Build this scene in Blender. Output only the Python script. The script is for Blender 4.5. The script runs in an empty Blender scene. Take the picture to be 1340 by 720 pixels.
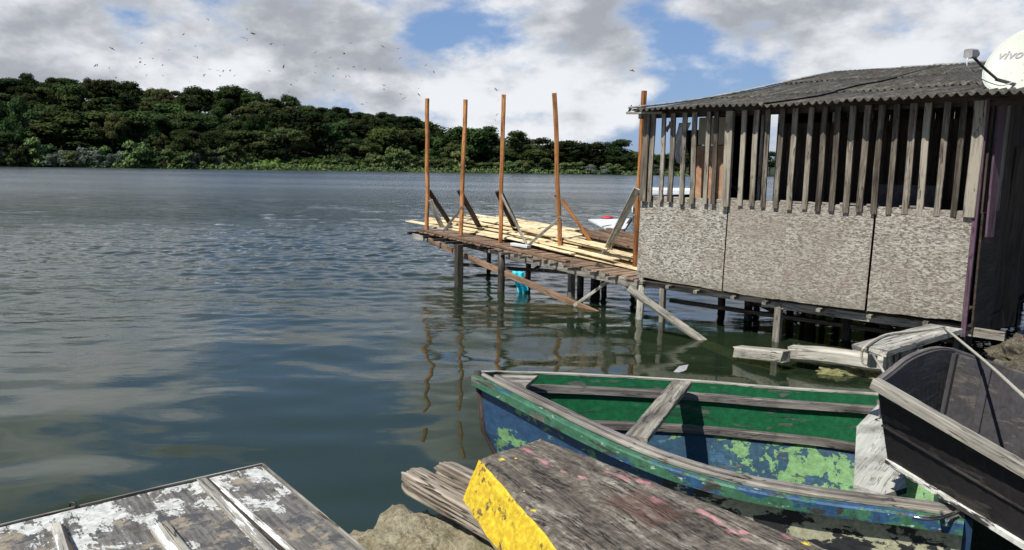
import bpy, math, random
from mathutils import Vector, Matrix, noise
from math import radians, sin, cos, pi, tan, atan2, sqrt
R = random.Random(11)
SC = bpy.context.scene
COL = SC.collection

# ------------------------------------------------------------------ camera
H = 2.2; F = 1000.0; PITCH = radians(8.14); ROLL = radians(0.96)
cam_d = bpy.data.cameras.new('camera'); cam = bpy.data.objects.new('camera', cam_d); COL.objects.link(cam)
cam_d.sensor_width = 36; cam_d.lens = 36*F/1340; cam_d.clip_start = .05; cam_d.clip_end = 6000
CM = Matrix.Rotation(pi/2-PITCH, 4, 'X') @ Matrix.Rotation(ROLL, 4, 'Z')
cam.matrix_world = Matrix.Translation((0, 0, H)) @ CM
SC.camera = cam
CR = CM.to_3x3()
def ray(px, py): return (CR @ Vector(((px-670)/F, -(py-360)/F, -1))).normalized()
def P(px, py, z):                 # measured point on the level plane z
    d = ray(px, py); t = (z-H)/d.z
    return Vector((d.x*t, d.y*t, z))
def PY(px, py, y):                # measured point at distance y
    d = ray(px, py); t = y/d.y
    return Vector((d.x*t, y, H+d.z*t))

# ------------------------------------------------------------------ light
SUN_EL = radians(54)
SUN = Vector((-.70, -.71, 0)).normalized()*cos(SUN_EL) + Vector((0, 0, sin(SUN_EL)))
sd = bpy.data.lights.new('sun', 'SUN'); sd.energy = 5.0; sd.angle = radians(.5); sd.color = (1, .95, .87)
so = bpy.data.objects.new('sun', sd); COL.objects.link(so)
so.rotation_euler = SUN.to_track_quat('Z', 'Y').to_euler(); so.location = (-5, -5, 20)
SC.render.engine = 'CYCLES'
SC.cycles.use_denoising = True
SC.cycles.max_bounces = 8; SC.cycles.transparent_max_bounces = 12
SC.view_settings.view_transform = 'Standard'; SC.view_settings.look = 'None'
SC.view_settings.exposure = 0.38; SC.view_settings.gamma = 1

# ------------------------------------------------------------------ node helper
class NT:
    def __init__(s, tree): s.t = tree; s.t.nodes.clear()
    def n(s, typ, **kw):
        nd = s.t.nodes.new(typ)
        for k, v in kw.items():
            if k == 'i':
                for a, b in v.items():
                    sock = nd.inputs[a]
                    if hasattr(b, 'is_output') or isinstance(b, bpy.types.NodeSocket): s.t.links.new(b, sock)
                    else: sock.default_value = b
            else: setattr(nd, k, v)
        return nd
    def math(s, op, a, b=None, c=None, clamp=False):
        nd = s.t.nodes.new('ShaderNodeMath'); nd.operation = op; nd.use_clamp = clamp
        for k, v in enumerate((a, b, c)):
            if v is None: continue
            if isinstance(v, bpy.types.NodeSocket): s.t.links.new(v, nd.inputs[k])
            else: nd.inputs[k].default_value = v
        return nd.outputs[0]
    def vmath(s, op, a, b=None):
        nd = s.t.nodes.new('ShaderNodeVectorMath'); nd.operation = op
        for k, v in enumerate((a, b)):
            if v is None: continue
            if isinstance(v, bpy.types.NodeSocket): s.t.links.new(v, nd.inputs[k])
            else: nd.inputs[k].default_value = v
        return nd.outputs['Value'] if op in ('DOT_PRODUCT', 'LENGTH') else nd.outputs[0]
    def noise(s, vec, scale, detail=4, rough=.55, dist=0.0, out='Fac'):
        nd = s.n('ShaderNodeTexNoise', i={'Vector': vec, 'Scale': scale, 'Detail': detail, 'Roughness': rough, 'Distortion': dist})
        return nd.outputs[0] if out == 'Fac' else nd.outputs[1]
    def sstep(s, v, a, b, lo=0.0, hi=1.0, smooth=True):
        nd = s.n('ShaderNodeMapRange', interpolation_type='SMOOTHSTEP' if smooth else 'LINEAR', i={'Value': v, 'From Min': a, 'From Max': b, 'To Min': lo, 'To Max': hi})
        return nd.outputs[0]
    def mix(s, f, a, b, blend='MIX'):
        nd = s.n('ShaderNodeMix', data_type='RGBA', blend_type=blend)
        for k, v in ((0, f), (6, a), (7, b)):
            if isinstance(v, bpy.types.NodeSocket): s.t.links.new(v, nd.inputs[k])
            else: nd.inputs[k].default_value = v if k == 0 else (tuple(v)+(1,) if len(v) == 3 else v)
        return nd.outputs[2]
    def scale(s, vec, xyz, loc=(0, 0, 0), rot=(0, 0, 0)):
        return s.n('ShaderNodeMapping', i={'Vector': vec, 'Scale': xyz, 'Location': loc, 'Rotation': rot}).outputs[0]
    def attr(s, name, out='Vector'):
        return s.n('ShaderNodeAttribute', attribute_name=name).outputs[out]
    def bump(s, h, strength, dist, normal=None):
        i = {'Height': h, 'Strength': strength, 'Distance': dist}
        if normal is not None: i['Normal'] = normal
        return s.n('ShaderNodeBump', i=i).outputs[0]
    def link(s, a, b): s.t.links.new(a, b)

# ------------------------------------------------------------------ sky
world = bpy.data.worlds.new('World'); SC.world = world; world.use_nodes = True
W = NT(world.node_tree)
sky = W.n('ShaderNodeTexSky', sky_type='NISHITA', sun_disc=False, sun_elevation=SUN_EL, sun_rotation=atan2(SUN.x, SUN.y), air_density=1.0, dust_density=.6, ozone_density=1.5)
skyc = W.n('ShaderNodeVectorMath', operation='SCALE', i={0: sky.outputs[0], 'Scale': .062}).outputs[0]
dirv = W.n('ShaderNodeTexCoord').outputs['Generated']
sep = W.n('ShaderNodeSeparateXYZ', i={0: dirv})
zz = W.math('MAXIMUM', sep.outputs[2], 0.0)
den = W.math('ADD', zz, .22)
px_ = W.math('DIVIDE', sep.outputs[0], den); py_ = W.math('DIVIDE', sep.outputs[1], den)
pv = W.n('ShaderNodeCombineXYZ', i={0: px_, 1: py_, 2: 0.35}).outputs[0]
dv2 = W.scale(dirv, (1, 1, 1.9))
def cloudn(vec, sc=5.2, det=12): return W.noise(vec, sc, det, .57, 0.0)
n1 = cloudn(dv2)
nup = cloudn(W.vmath('ADD', dv2, (-.020, 0, .045)), 5.2, 6)
relief = W.math('SUBTRACT', cloudn(dv2, 5.2, 7), nup)
n1 = W.math('ADD', W.math('MULTIPLY', W.math('SUBTRACT', n1, .5), 1.45), .5)
n2 = W.noise(W.scale(dv2, (1, 1, 1), (7.3, 2.1, 0)), 3.2, 8, .58, 0.0)
def blob(px, py, r_deg, amp, el=1.0):
    d = ray(px, py)
    if d.z < 0: d.z = -d.z          # seen mirrored in the water
    dl = W.vmath('SUBTRACT', dirv, tuple(d))
    dl = W.vmath('MULTIPLY', dl, (1, 1, el))
    L = W.vmath('LENGTH', dl)
    r = radians(r_deg)
    return W.math('MULTIPLY', W.sstep(L, r, 0, 0, 1), amp)
dens = W.math('ADD', n1, .005)
dens = W.math('ADD', dens, W.sstep(sep.outputs[2], .28, .75, 0, -.16))  # clouds also thinned overhead, lowering the ambient light
dens = W.math('ADD', dens, W.sstep(sep.outputs[1], .25, -.25, 0, -.22))   # clouds thinned out of view behind the camera to weaken ambient fill
for b in [(555, 40, 4.5, -.17, 2.0), (640, 45, 3.5, -.12, 1.6), (165, 22, 4.0, -.17, 2.0), (860, 195, 8.0, -.36, 1.5), (905, 120, 3.5, -.14, 1), (870, 75, 2.5, -.1, 1), (1010, 5, 4, -.10, 1.5), (450, -5, 5, -.08, 2.),
          (330, 120, 13, .22, 1.5), (60, 70, 12, .22, 1.3), (760, 80, 8, .20, 1.0), (420, 25, 6, .15, 1.6), (540, 130, 6, .22, 1.4), (960, 40, 4, .12, 1), (1150, 60, 12, .20, 1), (640, 100, 6, .2, 1.2),
          (430, 600, 9, -.24, 1), (560, 690, 8, -.22, 1), (330, 480, 5, -.16, 1), (80, 560, 12, .2, 1), (620, 500, 6, .2, 1), (100, 420, 10, .15, 1)]:
    dens = W.math('ADD', dens, blob(*b))
mask = W.sstep(dens, .38, .59)
# cloud tone: grey bellies, white tops
tone = W.math('ADD', n2, 0.0)
for b in [(130, 85, 7, .14, 2), (300, 95, 6, .10, 2), (640, 60, 4, .16, 1), (885, 60, 3, .16, 1), (1100, 70, 9, .10, 1), (1290, 20, 8, .10, 1), (590, 130, 6, .08, 1.5), (700, 150, 4, .04, 1),
          (90, 25, 9, -.12, 1.6), (20, 70, 8, -.07, 1.5), (470, 75, 6, -.10, 2), (800, 30, 7, -.14, 1.2), (770, 120, 4, -.08, 1), (1000, 100, 5, -.08, 1)]:
    tone = W.math('ADD', tone, blob(*b))
tone2 = W.math('ADD', tone, W.math('MULTIPLY', relief, 1.7))
tone2 = W.math('ADD', tone2, W.math('MULTIPLY', W.math('SUBTRACT', n1, .62), -.35))
tf = W.sstep(tone2, .30, .78)
cc = W.mix(tf, (.30, .32, .355), (.66, .68, .71))
cc = W.mix(W.sstep(sep.outputs[2], .17, .50), cc, W.mix(tf, (.08, .09, .115), (.27, .285, .32)))  # high clouds dimmed to weaken fill and their reflection in near water
rim = W.math('MULTIPLY', W.sstep(dens, .62, .47), .45)
cc = W.mix(rim, cc, (.57, .60, .66))
skyb = W.mix(.6, skyc, (.17, .30, .58))
skyf = W.mix(mask, skyb, cc)
skyf = W.mix(W.sstep(sep.outputs[1], .15, -.35, 0, .35), skyf, (.03, .045, .075))  # unseen sky behind the camera darkened so shaded sides get less fill
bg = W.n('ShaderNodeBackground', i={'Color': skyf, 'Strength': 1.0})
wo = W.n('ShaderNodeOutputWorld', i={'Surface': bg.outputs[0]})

# ------------------------------------------------------------------ mesh builder
class MB:
    def __init__(s): s.v = []; s.f = []; s.lc = []; s.rn = []; s.fm = []; s.fs = []
    def add(s, vs, fs, lcs, rn, mi=0, smooth=False):
        o = len(s.v)
        s.v += [tuple(v) for v in vs]; s.lc += [tuple(l) for l in lcs]; s.rn += [rn]*len(vs)
        for f in fs: s.f.append([i+o for i in f]); s.fm.append(mi); s.fs.append(smooth)
    def beam(s, p0, p1, w, h, up=(0, 0, 1), seg=1, ch=None, wob=0.0, mi=0, rn=None, ragged=0.0, sag=0.0, taper=1.0):
        p0 = Vector(p0); p1 = Vector(p1); ax = (p1-p0); L = ax.length; ax.normalize(); up = Vector(up)
        sd_ = up.cross(ax)
        if sd_.length < 1e-3: sd_ = Vector((1, 0, 0)).cross(ax)
        sd_.normalize(); up = ax.cross(sd_)
        if rn is None: rn = R.random()
        off = Vector((R.uniform(0, 50), R.uniform(0, 50), R.uniform(0, 50)))
        if ch is None: ch = min(w, h)*.10
        a, b = w/2, h/2
        sec = [(-a+ch, -b), (a-ch, -b), (a, -b+ch), (a, b-ch), (a-ch, b), (-a+ch, b), (-a, b-ch), (-a, -b+ch)]
        vs = []; lcs = []; sw = R.uniform(0, 10)
        for k in range(seg+1):
            t = k/seg; tp = 1+(taper-1)*t
            wx = wob*noise.noise(Vector((t*L*1.3+sw, sw, 0))); wz = wob*noise.noise(Vector((t*L*1.3, sw, 5)))-sag*sin(pi*t)
            for (u, v) in sec:
                r = 0
                if ragged and (k == 0 or k == seg): r = R.uniform(-ragged, ragged)
                q = p0+ax*(L*t+r)+sd_*(u*tp+wx)+up*(v*tp+wz)
                vs.append(q); lcs.append(Vector((L*t, u, v))+off)
        fs = []
        for k in range(seg):
            for j in range(8):
                j2 = (j+1) % 8
                fs.append((k*8+j, k*8+j2, (k+1)*8+j2, (k+1)*8+j))
        fs.append(tuple(range(7, -1, -1))); fs.append(tuple(range(seg*8, seg*8+8)))
        s.add(vs, fs, lcs, rn, mi)
        return s
    def tube(s, pts, rad, n=8, mi=0, rn=None, cap=True):
        pts = [Vector(p) for p in pts]; m = len(pts)
        if not isinstance(rad, (list, tuple)): rad = [rad]*m
        if rn is None: rn = R.random()
        vs = []; lcs = []; L = 0; prev = None
        off = Vector((R.uniform(0, 50), 0, 0))
        for k, p in enumerate(pts):
            t = (pts[min(k+1, m-1)]-pts[max(k-1, 0)]).normalized()
            if prev is None: u = t.orthogonal().normalized()
            else: u = (prev-t*prev.dot(t)).normalized()
            prev = u; w = t.cross(u)
            if k: L += (p-pts[k-1]).length
            for j in range(n):
                a = 2*pi*j/n
                vs.append(p+(u*cos(a)+w*sin(a))*rad[k]); lcs.append(off+Vector((L, cos(a)*rad[k], sin(a)*rad[k])))
        fs = []
        for k in range(m-1):
            for j in range(n):
                fs.append((k*n+j, k*n+(j+1) % n, (k+1)*n+(j+1) % n, (k+1)*n+j))
        if cap: fs.append(tuple(range(n-1, -1, -1))); fs.append(tuple(range((m-1)*n, m*n)))
        s.add(vs, fs, lcs, rn, mi, True)
        return s
    def slab(s, top, th, mi=0, rn=None, down=(0, 0, -1), sub=0):      # polygon extruded
        top = [Vector(p) for p in top]; n = len(top); d = Vector(down)*th
        if rn is None: rn = R.random()
        c = top[0]; ax = (top[1]-top[0]).normalized(); nn = (top[2]-top[0]).cross(top[1]-top[0]).normalized(); bx = nn.cross(ax)
        vs = top+[p+d for p in top]
        lcs = [Vector(((p-c).dot(ax), (p-c).dot(bx), (p-c).dot(nn))) for p in vs]
        fs = [tuple(range(n)), tuple(range(2*n-1, n-1, -1))]+[(k, k+n, (k+1) % n+n, (k+1) % n) for k in range(n)]
        s.add(vs, fs, lcs, rn, mi)
        return s
    def grid(s, fn, nu, nv, mi=0, smooth=True, lcfn=None, rn=0.5):
        vs = []; lcs = []
        for i in range(nu+1):
            for j in range(nv+1):
                p = fn(i/nu, j/nv); vs.append(p); lcs.append(lcfn(i/nu, j/nv) if lcfn else p)
        fs = [(i*(nv+1)+j, (i+1)*(nv+1)+j, (i+1)*(nv+1)+j+1, i*(nv+1)+j+1) for i in range(nu) for j in range(nv)]
        s.add(vs, fs, lcs, rn, mi, smooth)
        return s
    def mesh(s, name, mats):
        me = bpy.data.meshes.new(name); me.from_pydata(s.v, [], s.f)
        for m in (mats if isinstance(mats, (list, tuple)) else [mats]): me.materials.append(m)
        me.polygons.foreach_set('material_index', s.fm); me.polygons.foreach_set('use_smooth', s.fs)
        a = me.attributes.new('lc', 'FLOAT_VECTOR', 'POINT'); a.data.foreach_set('vector', [c for l in s.lc for c in l])
        b = me.attributes.new('rnd', 'FLOAT', 'POINT'); b.data.foreach_set('value', s.rn)
        me.validate(); me.update()
        return me
    def build(s, name, mats, parent=None):
        me = s.mesh(name, mats)
        o = bpy.data.objects.new(name, me); COL.objects.link(o)
        if parent is not None:
            o.parent = parent; o.matrix_parent_inverse = world_of(parent).inverted()
        return o
def world_of(o):
    m = o.matrix_basis.copy()
    while o.parent is not None:
        m = o.parent.matrix_basis @ (o.matrix_parent_inverse @ m); o = o.parent
    return m
def tag(o, label=None, cat=None, group=None, kind=None):
    if label: o['label'] = label
    if cat: o['category'] = cat
    if group: o['group'] = group
    if kind: o['kind'] = kind
    return o
def thing(name, label, cat, loc=(0, 0, 0), group=None):
    o = bpy.data.objects.new(name, None); COL.objects.link(o); o.location = loc; o.empty_display_size = .2
    return tag(o, label, cat, group)
def crm(pts, n):                  # Catmull-Rom resample (uniform in parameter)
    pts = [Vector(p) for p in pts]; m = len(pts)-1; out = []
    for k in range(n+1):
        u = k/n*m; i = min(int(u), m-1); t = u-i
        p0 = pts[i-1] if i else pts[0]*2-pts[1]; p1 = pts[i]; p2 = pts[i+1]; p3 = pts[i+2] if i+2 <= m else pts[m]*2-pts[m-1]
        out.append(.5*((2*p1)+(-p0+p2)*t+(2*p0-5*p1+4*p2-p3)*t*t+(-p0+3*p1-3*p2+p3)*t**3))
    return out

# ------------------------------------------------------------------ materials
def mat(name):
    m = bpy.data.materials.new(name); m.use_nodes = True; return m, NT(m.node_tree)
def finish(T, col, rough=.7, normal=None, spec=.3, metal=0.0):
    i = {'Base Color': col, 'Roughness': rough, 'Specular IOR Level': spec, 'Metallic': metal}
    if normal is not None: i['Normal'] = normal
    b = T.n('ShaderNodeBsdfPrincipled', i=i); T.n('ShaderNodeOutputMaterial', i={'Surface': b.outputs[0]}); return b
def wood(name, dark, mid, light, rough=.8, paints=(), grain=70, var=.5, lichen=None, bump=.6, knots=True, cross=12):
    """weathered wood; paints = [(colour, scale vec, threshold, soft, seed)]"""
    m, T = mat(name); lc = T.attr('lc'); rn = T.attr('rnd', 'Fac')
    lcw = T.vmath('ADD', lc, T.vmath('MULTIPLY', T.noise(lc, 3, 3, .5, 0, 'Color'), (.0, .03, .03)))
    a = T.noise(T.scale(lcw, (1.3, cross, cross)), 1, 6, .6)
    g = T.noise(T.scale(lcw, (3, grain, grain)), 1, 4, .65)
    f = T.math('ADD', T.math('MULTIPLY', a, .65), T.math('MULTIPLY', g, .55))
    f = T.math('ADD', f, T.math('MULTIPLY', T.math('SUBTRACT', rn, .5), .22*var))
    cr = T.n('ShaderNodeValToRGB', i={'Fac': f}); e = cr.color_ramp.elements
    e[0].position = .40; e[0].color = dark+(1,); e[1].position = .76; e[1].color = light+(1,)
    x = e.new(.57); x.color = mid+(1,)
    c = cr.outputs[0]
    st = T.noise(lc, 2.2, 5, .6)
    c = T.mix(T.sstep(st, .52, .72, 0, .55), c, tuple(v*.45 for v in dark))
    if lichen: c = T.mix(T.sstep(T.noise(T.scale(lc, (1, 1, 1), (3, 8, 1)), 9, 5, .7), .56, .66, 0, .8), c, lichen)
    ck = T.noise(T.scale(lcw, (1.6, 26, 26), (4, 1, 2)), 1, 3, .5)
    crack = T.math('MULTIPLY', T.sstep(T.math('ABSOLUTE', T.math('SUBTRACT', ck, .5)), .022, .006), T.sstep(T.noise(lc, 4, 3), .42, .55))
    c = T.mix(T.math('MULTIPLY', crack, .85), c, tuple(v*.3 for v in (dark if dark[0] < .2 else (.5, .5, .45))))
    kn = T.n('ShaderNodeTexVoronoi', i={'Vector': T.scale(lcw, (1.1, 5, 5)), 'Scale': 1.0}).outputs['Distance']
    c = T.mix(T.sstep(kn, .13, .05, 0, .8), c, tuple(v*.6 for v in dark))
    hgt = T.math('SUBTRACT', T.math('MULTIPLY', g, .6), T.math('MULTIPLY', crack, .8))
    for (pc, sc, th, soft, seed) in paints:
        pn = T.noise(T.scale(lc, sc, (seed, seed*1.7, seed*.3)), 1, 9, .68, .15)
        pn = T.math('ADD', pn, T.math('MULTIPLY', T.math('SUBTRACT', g, .5), .12))
        pm = T.sstep(pn, th, th+soft)
        pcv = T.mix(T.sstep(T.noise(lc, 25, 4), .35, .7, 0, .35), pc, tuple(v*.55 for v in pc))
        c = T.mix(pm, c, pcv); hgt = T.math('ADD', hgt, T.math('MULTIPLY', pm, .25))
    finish(T, c, rough, T.bump(hgt, bump, .006)); return m
G_WOOD = wood('grey_wood', (.055, .048, .04), (.16, .145, .12), (.36, .335, .29))
PALE_WOOD = wood('pale_weathered_wood', (.08, .075, .062), (.25, .24, .20), (.46, .44, .38))
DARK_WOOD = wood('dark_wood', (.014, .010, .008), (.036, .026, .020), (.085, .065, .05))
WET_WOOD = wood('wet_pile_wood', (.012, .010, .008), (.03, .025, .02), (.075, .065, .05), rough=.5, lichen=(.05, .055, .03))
BROWN_WOOD = wood('brown_wood', (.05, .03, .018), (.14, .085, .052), (.28, .18, .115))
DECK_WOOD = wood('deck_wood', (.07, .045, .03), (.18, .12, .08), (.34, .25, .17))
POST_WOOD = wood('orange_post_wood', (.13, .05, .018), (.30, .125, .04), (.47, .22, .08), var=.8, cross=8)
FRESH_WOOD = wood('fresh_wood', (.36, .25, .12), (.62, .49, .28), (.82, .71, .47), var=1.0, cross=7)
SLAT_WOOD = wood('slat_wood', (.038, .030, .023), (.125, .106, .082), (.30, .27, .215), var=1.4)
PURPLE_WOOD = wood('purple_plank', (.05, .03, .045), (.10, .06, .085), (.16, .10, .13))
LICHEN_WOOD = wood('lichen_wood', (.05, .045, .035), (.22, .21, .17), (.50, .49, .42), lichen=(.16, .17, .08))
RAIL_WOOD = wood('rail_wood', (.04, .034, .032), (.105, .094, .09), (.24, .22, .20))
RIM_WOOD = wood('pale_rim_wood', (.09, .08, .066), (.24, .225, .19), (.43, .41, .35))
TRANSOM = wood('seat_wood', (.22, .22, .195), (.33, .335, .30), (.45, .455, .41), cross=16, bump=.7)
def tint_mat(name, c, rough=.6, nz=.4, sc=20, bump=.2, metal=0.0, spec=.3):
    m, T = mat(name); lc = T.attr('lc')
    a = T.noise(lc, sc, 5, .6)
    col = T.mix(T.sstep(a, .3, .7), tuple(v*(1-nz) for v in c), tuple(min(1, v*(1+nz*.5)) for v in c))
    finish(T, col, rough, T.bump(a, bump, .01), spec, metal); return m
BLACK_CLOTH = tint_mat('black_cloth', (.015, .015, .02)); WHITE_CLOTH = tint_mat('white_cloth', (.7, .7, .72), nz=.15)
PINK_CLOTH = tint_mat('pink_cloth', (.55, .3, .38)); RED_CLOTH = tint_mat('red_cloth', (.45, .05, .06))
CYAN_CLOTH = tint_mat('cyan_cloth', (.04, .62, .78), nz=.4, sc=30); ROPE = tint_mat('rope', (.42, .39, .32), nz=.4, sc=120)
METAL = tint_mat('bright_metal', (.6, .6, .6), rough=.25, metal=1.0, nz=.2); DARK_METAL = tint_mat('dark_metal', (.07, .06, .07), rough=.5, metal=.5)
LNB = tint_mat('plastic_grey', (.30, .29, .30), nz=.2); RUBBER = tint_mat('rubber', (.02, .02, .02)); WHITE_PL = tint_mat('white_plastic', (.55, .57, .58), nz=.1, sc=6)
BIRD = tint_mat('bird_plumage', (.02, .02, .022)); MUD = tint_mat('river_mud', (.06, .065, .04), sc=1.5, rough=.9)

# OSB
OSB, T = mat('strand_board'); lc = T.attr('lc')
def flakes(rot, sc, off):
    v = T.scale(lc, sc, (off, off*.7, 0), (0, 0, rot))
    v = T.vmath('ADD', v, T.vmath('MULTIPLY', T.noise(v, .8, 2, .5, 0, 'Color'), (1.2, 1.2, 0)))
    nd = T.n('ShaderNodeTexVoronoi', i={'Vector': v, 'Scale': 1.0, 'Randomness': 1.0})
    return T.n('ShaderNodeSeparateColor', i={0: nd.outputs['Color']}).outputs[0], nd.outputs['Distance']
f1, d1 = flakes(.35, (30, 68, 1), 3); f2, d2 = flakes(-.75, (34, 84, 1), 9); f3, d3 = flakes(1.3, (38, 84, 1), 19)
s = T.math('ADD', T.math('MULTIPLY', f1, .4), T.math('ADD', T.math('MULTIPLY', f2, .38), T.math('MULTIPLY', f3, .22)))
s = T.math('ADD', s, T.math('MULTIPLY', T.math('SUBTRACT', T.noise(lc, 60, 3, .7), .5), .5))
cr = T.n('ShaderNodeValToRGB', i={'Fac': s}); e = cr.color_ramp.elements
e[0].position = .26; e[0].color = (.10, .088, .074, 1); e[1].position = .86; e[1].color = (.50, .48, .43, 1)
x = e.new(.40); x.color = (.21, .195, .165, 1); x = e.new(.60); x.color = (.345, .33, .285, 1)
rn = T.attr('rnd', 'Fac')
c = T.mix(T.sstep(T.noise(lc, 1.6, 4, .6), .42, .7, 0, .5), cr.outputs[0], (.20, .16, .125))
c = T.mix(T.math('MULTIPLY', rn, .5), c, (.24, .205, .165), 'MIX')
c = T.mix(T.sstep(T.noise(T.scale(lc, (3, .7, 1), (4, 4, 0)), 1.5, 5, .7), .6, .75, 0, .5), c, (.08, .065, .055))
wz = T.n('ShaderNodeSeparateXYZ', i={0: T.n('ShaderNodeNewGeometry').outputs['Position']}).outputs[2]
damp = T.sstep(T.math('ADD', wz, T.math('MULTIPLY', T.noise(lc, 5, 6, .7), .35)), .98, .74, 0, .45)
c = T.mix(damp, c, (.13, .125, .085))
streak = T.sstep(T.noise(T.scale(lc, (16, 1.2, 1), (1, 6, 0)), 1, 5, .65), .60, .74, 0, .55)
c = T.mix(streak, c, (.12, .095, .07))
finish(T, c, .85, T.bump(s, .7, .01))

# corrugated roof
ROOF, T = mat('corrugated_roof'); lc = T.attr('lc')
a = T.noise(lc, 1.1, 6, .65); b = T.noise(lc, 14, 6, .7); b3 = T.noise(T.scale(lc, (12, 1.5, 1)), 1, 5, .7)
c = T.mix(T.sstep(b, .35, .7), (.018, .015, .012), (.095, .085, .068))
c = T.mix(T.sstep(b3, .45, .7, 0, .6), c, (.20, .195, .17))
c = T.mix(T.sstep(a, .45, .62, 0, .6), c, (.05, .05, .042))
c = T.mix(T.sstep(T.noise(T.scale(lc, (1, 1, 1), (9, 2, 0)), 6, 6, .75), .62, .70, 0, .8), c, (.30, .30, .26))
c = T.mix(T.sstep(T.noise(lc, 5, 3, .6), .68, .72, 0, .8), c, (.12, .13, .045))
finish(T, c, .9, T.bump(b, .5, .01))

# brick / block
BRICK, T = mat('clay_brick'); lc = T.attr('lc')
bt = T.n('ShaderNodeTexBrick', i={'Vector': lc, 'Scale': 5.0, 'Color1': (.34, .19, .11, 1), 'Color2': (.27, .14, .085, 1), 'Mortar': (.3, .25, .2, 1), 'Mortar Size': .02})
c = T.mix(T.sstep(T.noise(lc, 9, 5, .7), .4, .75, 0, .6), bt.outputs[0], (.55, .36, .2))
finish(T, c, .9, T.bump(bt.outputs[1], .5, -.01))
TAN, T = mat('tan_board'); c = T.mix(T.noise(T.attr('lc'), 6, 5), (.30, .26, .17), (.46, .41, .28)); finish(T, c)

# rock
def rockmat(name, dark, mid, light, moss=None, sc=9):
    m, T = mat(name); lc = T.attr('lc')
    a = T.noise(lc, sc, 9, .72); v = T.n('ShaderNodeTexVoronoi', i={'Vector': lc, 'Scale': sc*3.5}).outputs['Distance']
    b = T.noise(lc, sc*9, 4, .7)
    f = T.math('ADD', T.math('MULTIPLY', a, .6), T.math('ADD', T.math('MULTIPLY', b, .35), T.math('MULTIPLY', v, .12)))
    cr = T.n('ShaderNodeValToRGB', i={'Fac': f}); e = cr.color_ramp.elements
    e[0].position = .36; e[0].color = dark+(1,); e[1].position = .72; e[1].color = light+(1,); x = e.new(.52); x.color = mid+(1,)
    c = cr.outputs[0]
    if moss: c = T.mix(T.sstep(T.noise(lc, 3, 6, .7), .5, .62, 0, .7), c, moss)
    h = T.math('ADD', T.math('MULTIPLY', a, 1.2), T.math('ADD', T.math('MULTIPLY', b, .4), T.math('MULTIPLY', v, .3)))
    finish(T, c, .95, T.bump(h, 1.0, .03)); return m
CONC = rockmat('rough_concrete', (.10, .085, .05), (.30, .265, .17), (.54, .49, .36), (.20, .19, .09), 16)
ROCK = rockmat('shore_rock', (.02, .017, .012), (.09, .075, .055), (.27, .24, .18), (.06, .06, .025), 9)
SUBROCK = rockmat('algae_rock', (.05, .05, .018), (.15, .145, .06), (.32, .31, .17), (.11, .12, .04), 4)
GROUND = rockmat('shore_soil', (.03, .026, .02), (.09, .08, .06), (.2, .18, .13), (.06, .06, .03), 4)

# painted boards
OLDWHITE, T = mat('peeling_white_board'); lc = T.attr('lc')
g = T.noise(T.scale(lc, (60, 5, 20)), 1, 5, .65); a = T.noise(lc, 5, 8, .65)
base = T.mix(T.sstep(T.math('ADD', T.math('MULTIPLY', g, .6), T.math('MULTIPLY', a, .5)), .38, .70), (.05, .046, .042), (.20, .188, .165))
base = T.mix(T.sstep(T.noise(lc, 5, 9, .72), .50, .55, 0, .85), base, (.045, .048, .052))
base = T.mix(T.sstep(T.noise(T.scale(lc, (1, 1, 1), (5, 5, 5)), 7, 9, .75), .52, .60, 0, .7), base, (.30, .25, .17))
sx = T.n('ShaderNodeSeparateXYZ', i={0: lc})
pn = T.noise(T.scale(lc, (5.0, 3.4, 3), (2.3, 1.1, 0)), 1, 12, .76, .3)
pn = T.math('ADD', pn, T.math('MULTIPLY', T.math('SUBTRACT', g, .5), .18))
# paint survives in a broad band near the outer edge and thins away from it
bias = T.sstep(sx.outputs[1], .0, .75, .085, -.05, False)
pn = T.math('ADD', pn, bias)
pm = T.sstep(pn, .545, .565)
c = T.mix(pm, base, T.mix(T.sstep(T.noise(lc, 30, 5, .7), .35, .65), (.34, .34, .31), (.54, .55, .52)))
c = T.mix(T.sstep(T.noise(lc, 22, 5, .75), .60, .64, 0, .8), c, (.12, .10, .08))
finish(T, c, .65, T.bump(T.math('ADD', T.math('MULTIPLY', pm, .5), T.math('MULTIPLY', g, .4)), .8, .004))

YELLOW, T = mat('yellow_painted_wood'); lc = T.attr('lc')
g = T.noise(T.scale(lc, (3, 4, 60)), 1, 5, .6)
g2 = T.noise(T.scale(lc, (26, 26, 6)), 1, 5, .7)
pn = T.math('ADD', T.noise(lc, 7, 8, .75), T.math('MULTIPLY', T.math('SUBTRACT', g2, .5), .35))
pm = T.sstep(pn, .40, .44)
c = T.mix(T.sstep(g2, .35, .7), (.10, .07, .035), (.30, .23, .12))
c = T.mix(pm, c, T.mix(T.sstep(T.noise(lc, 40, 3), .4, .7), (.52, .36, .02), (.76, .55, .04)))
finish(T, c, .6, T.bump(T.math('ADD', T.math('MULTIPLY', pm, .3), g2), .9, .005))

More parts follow.
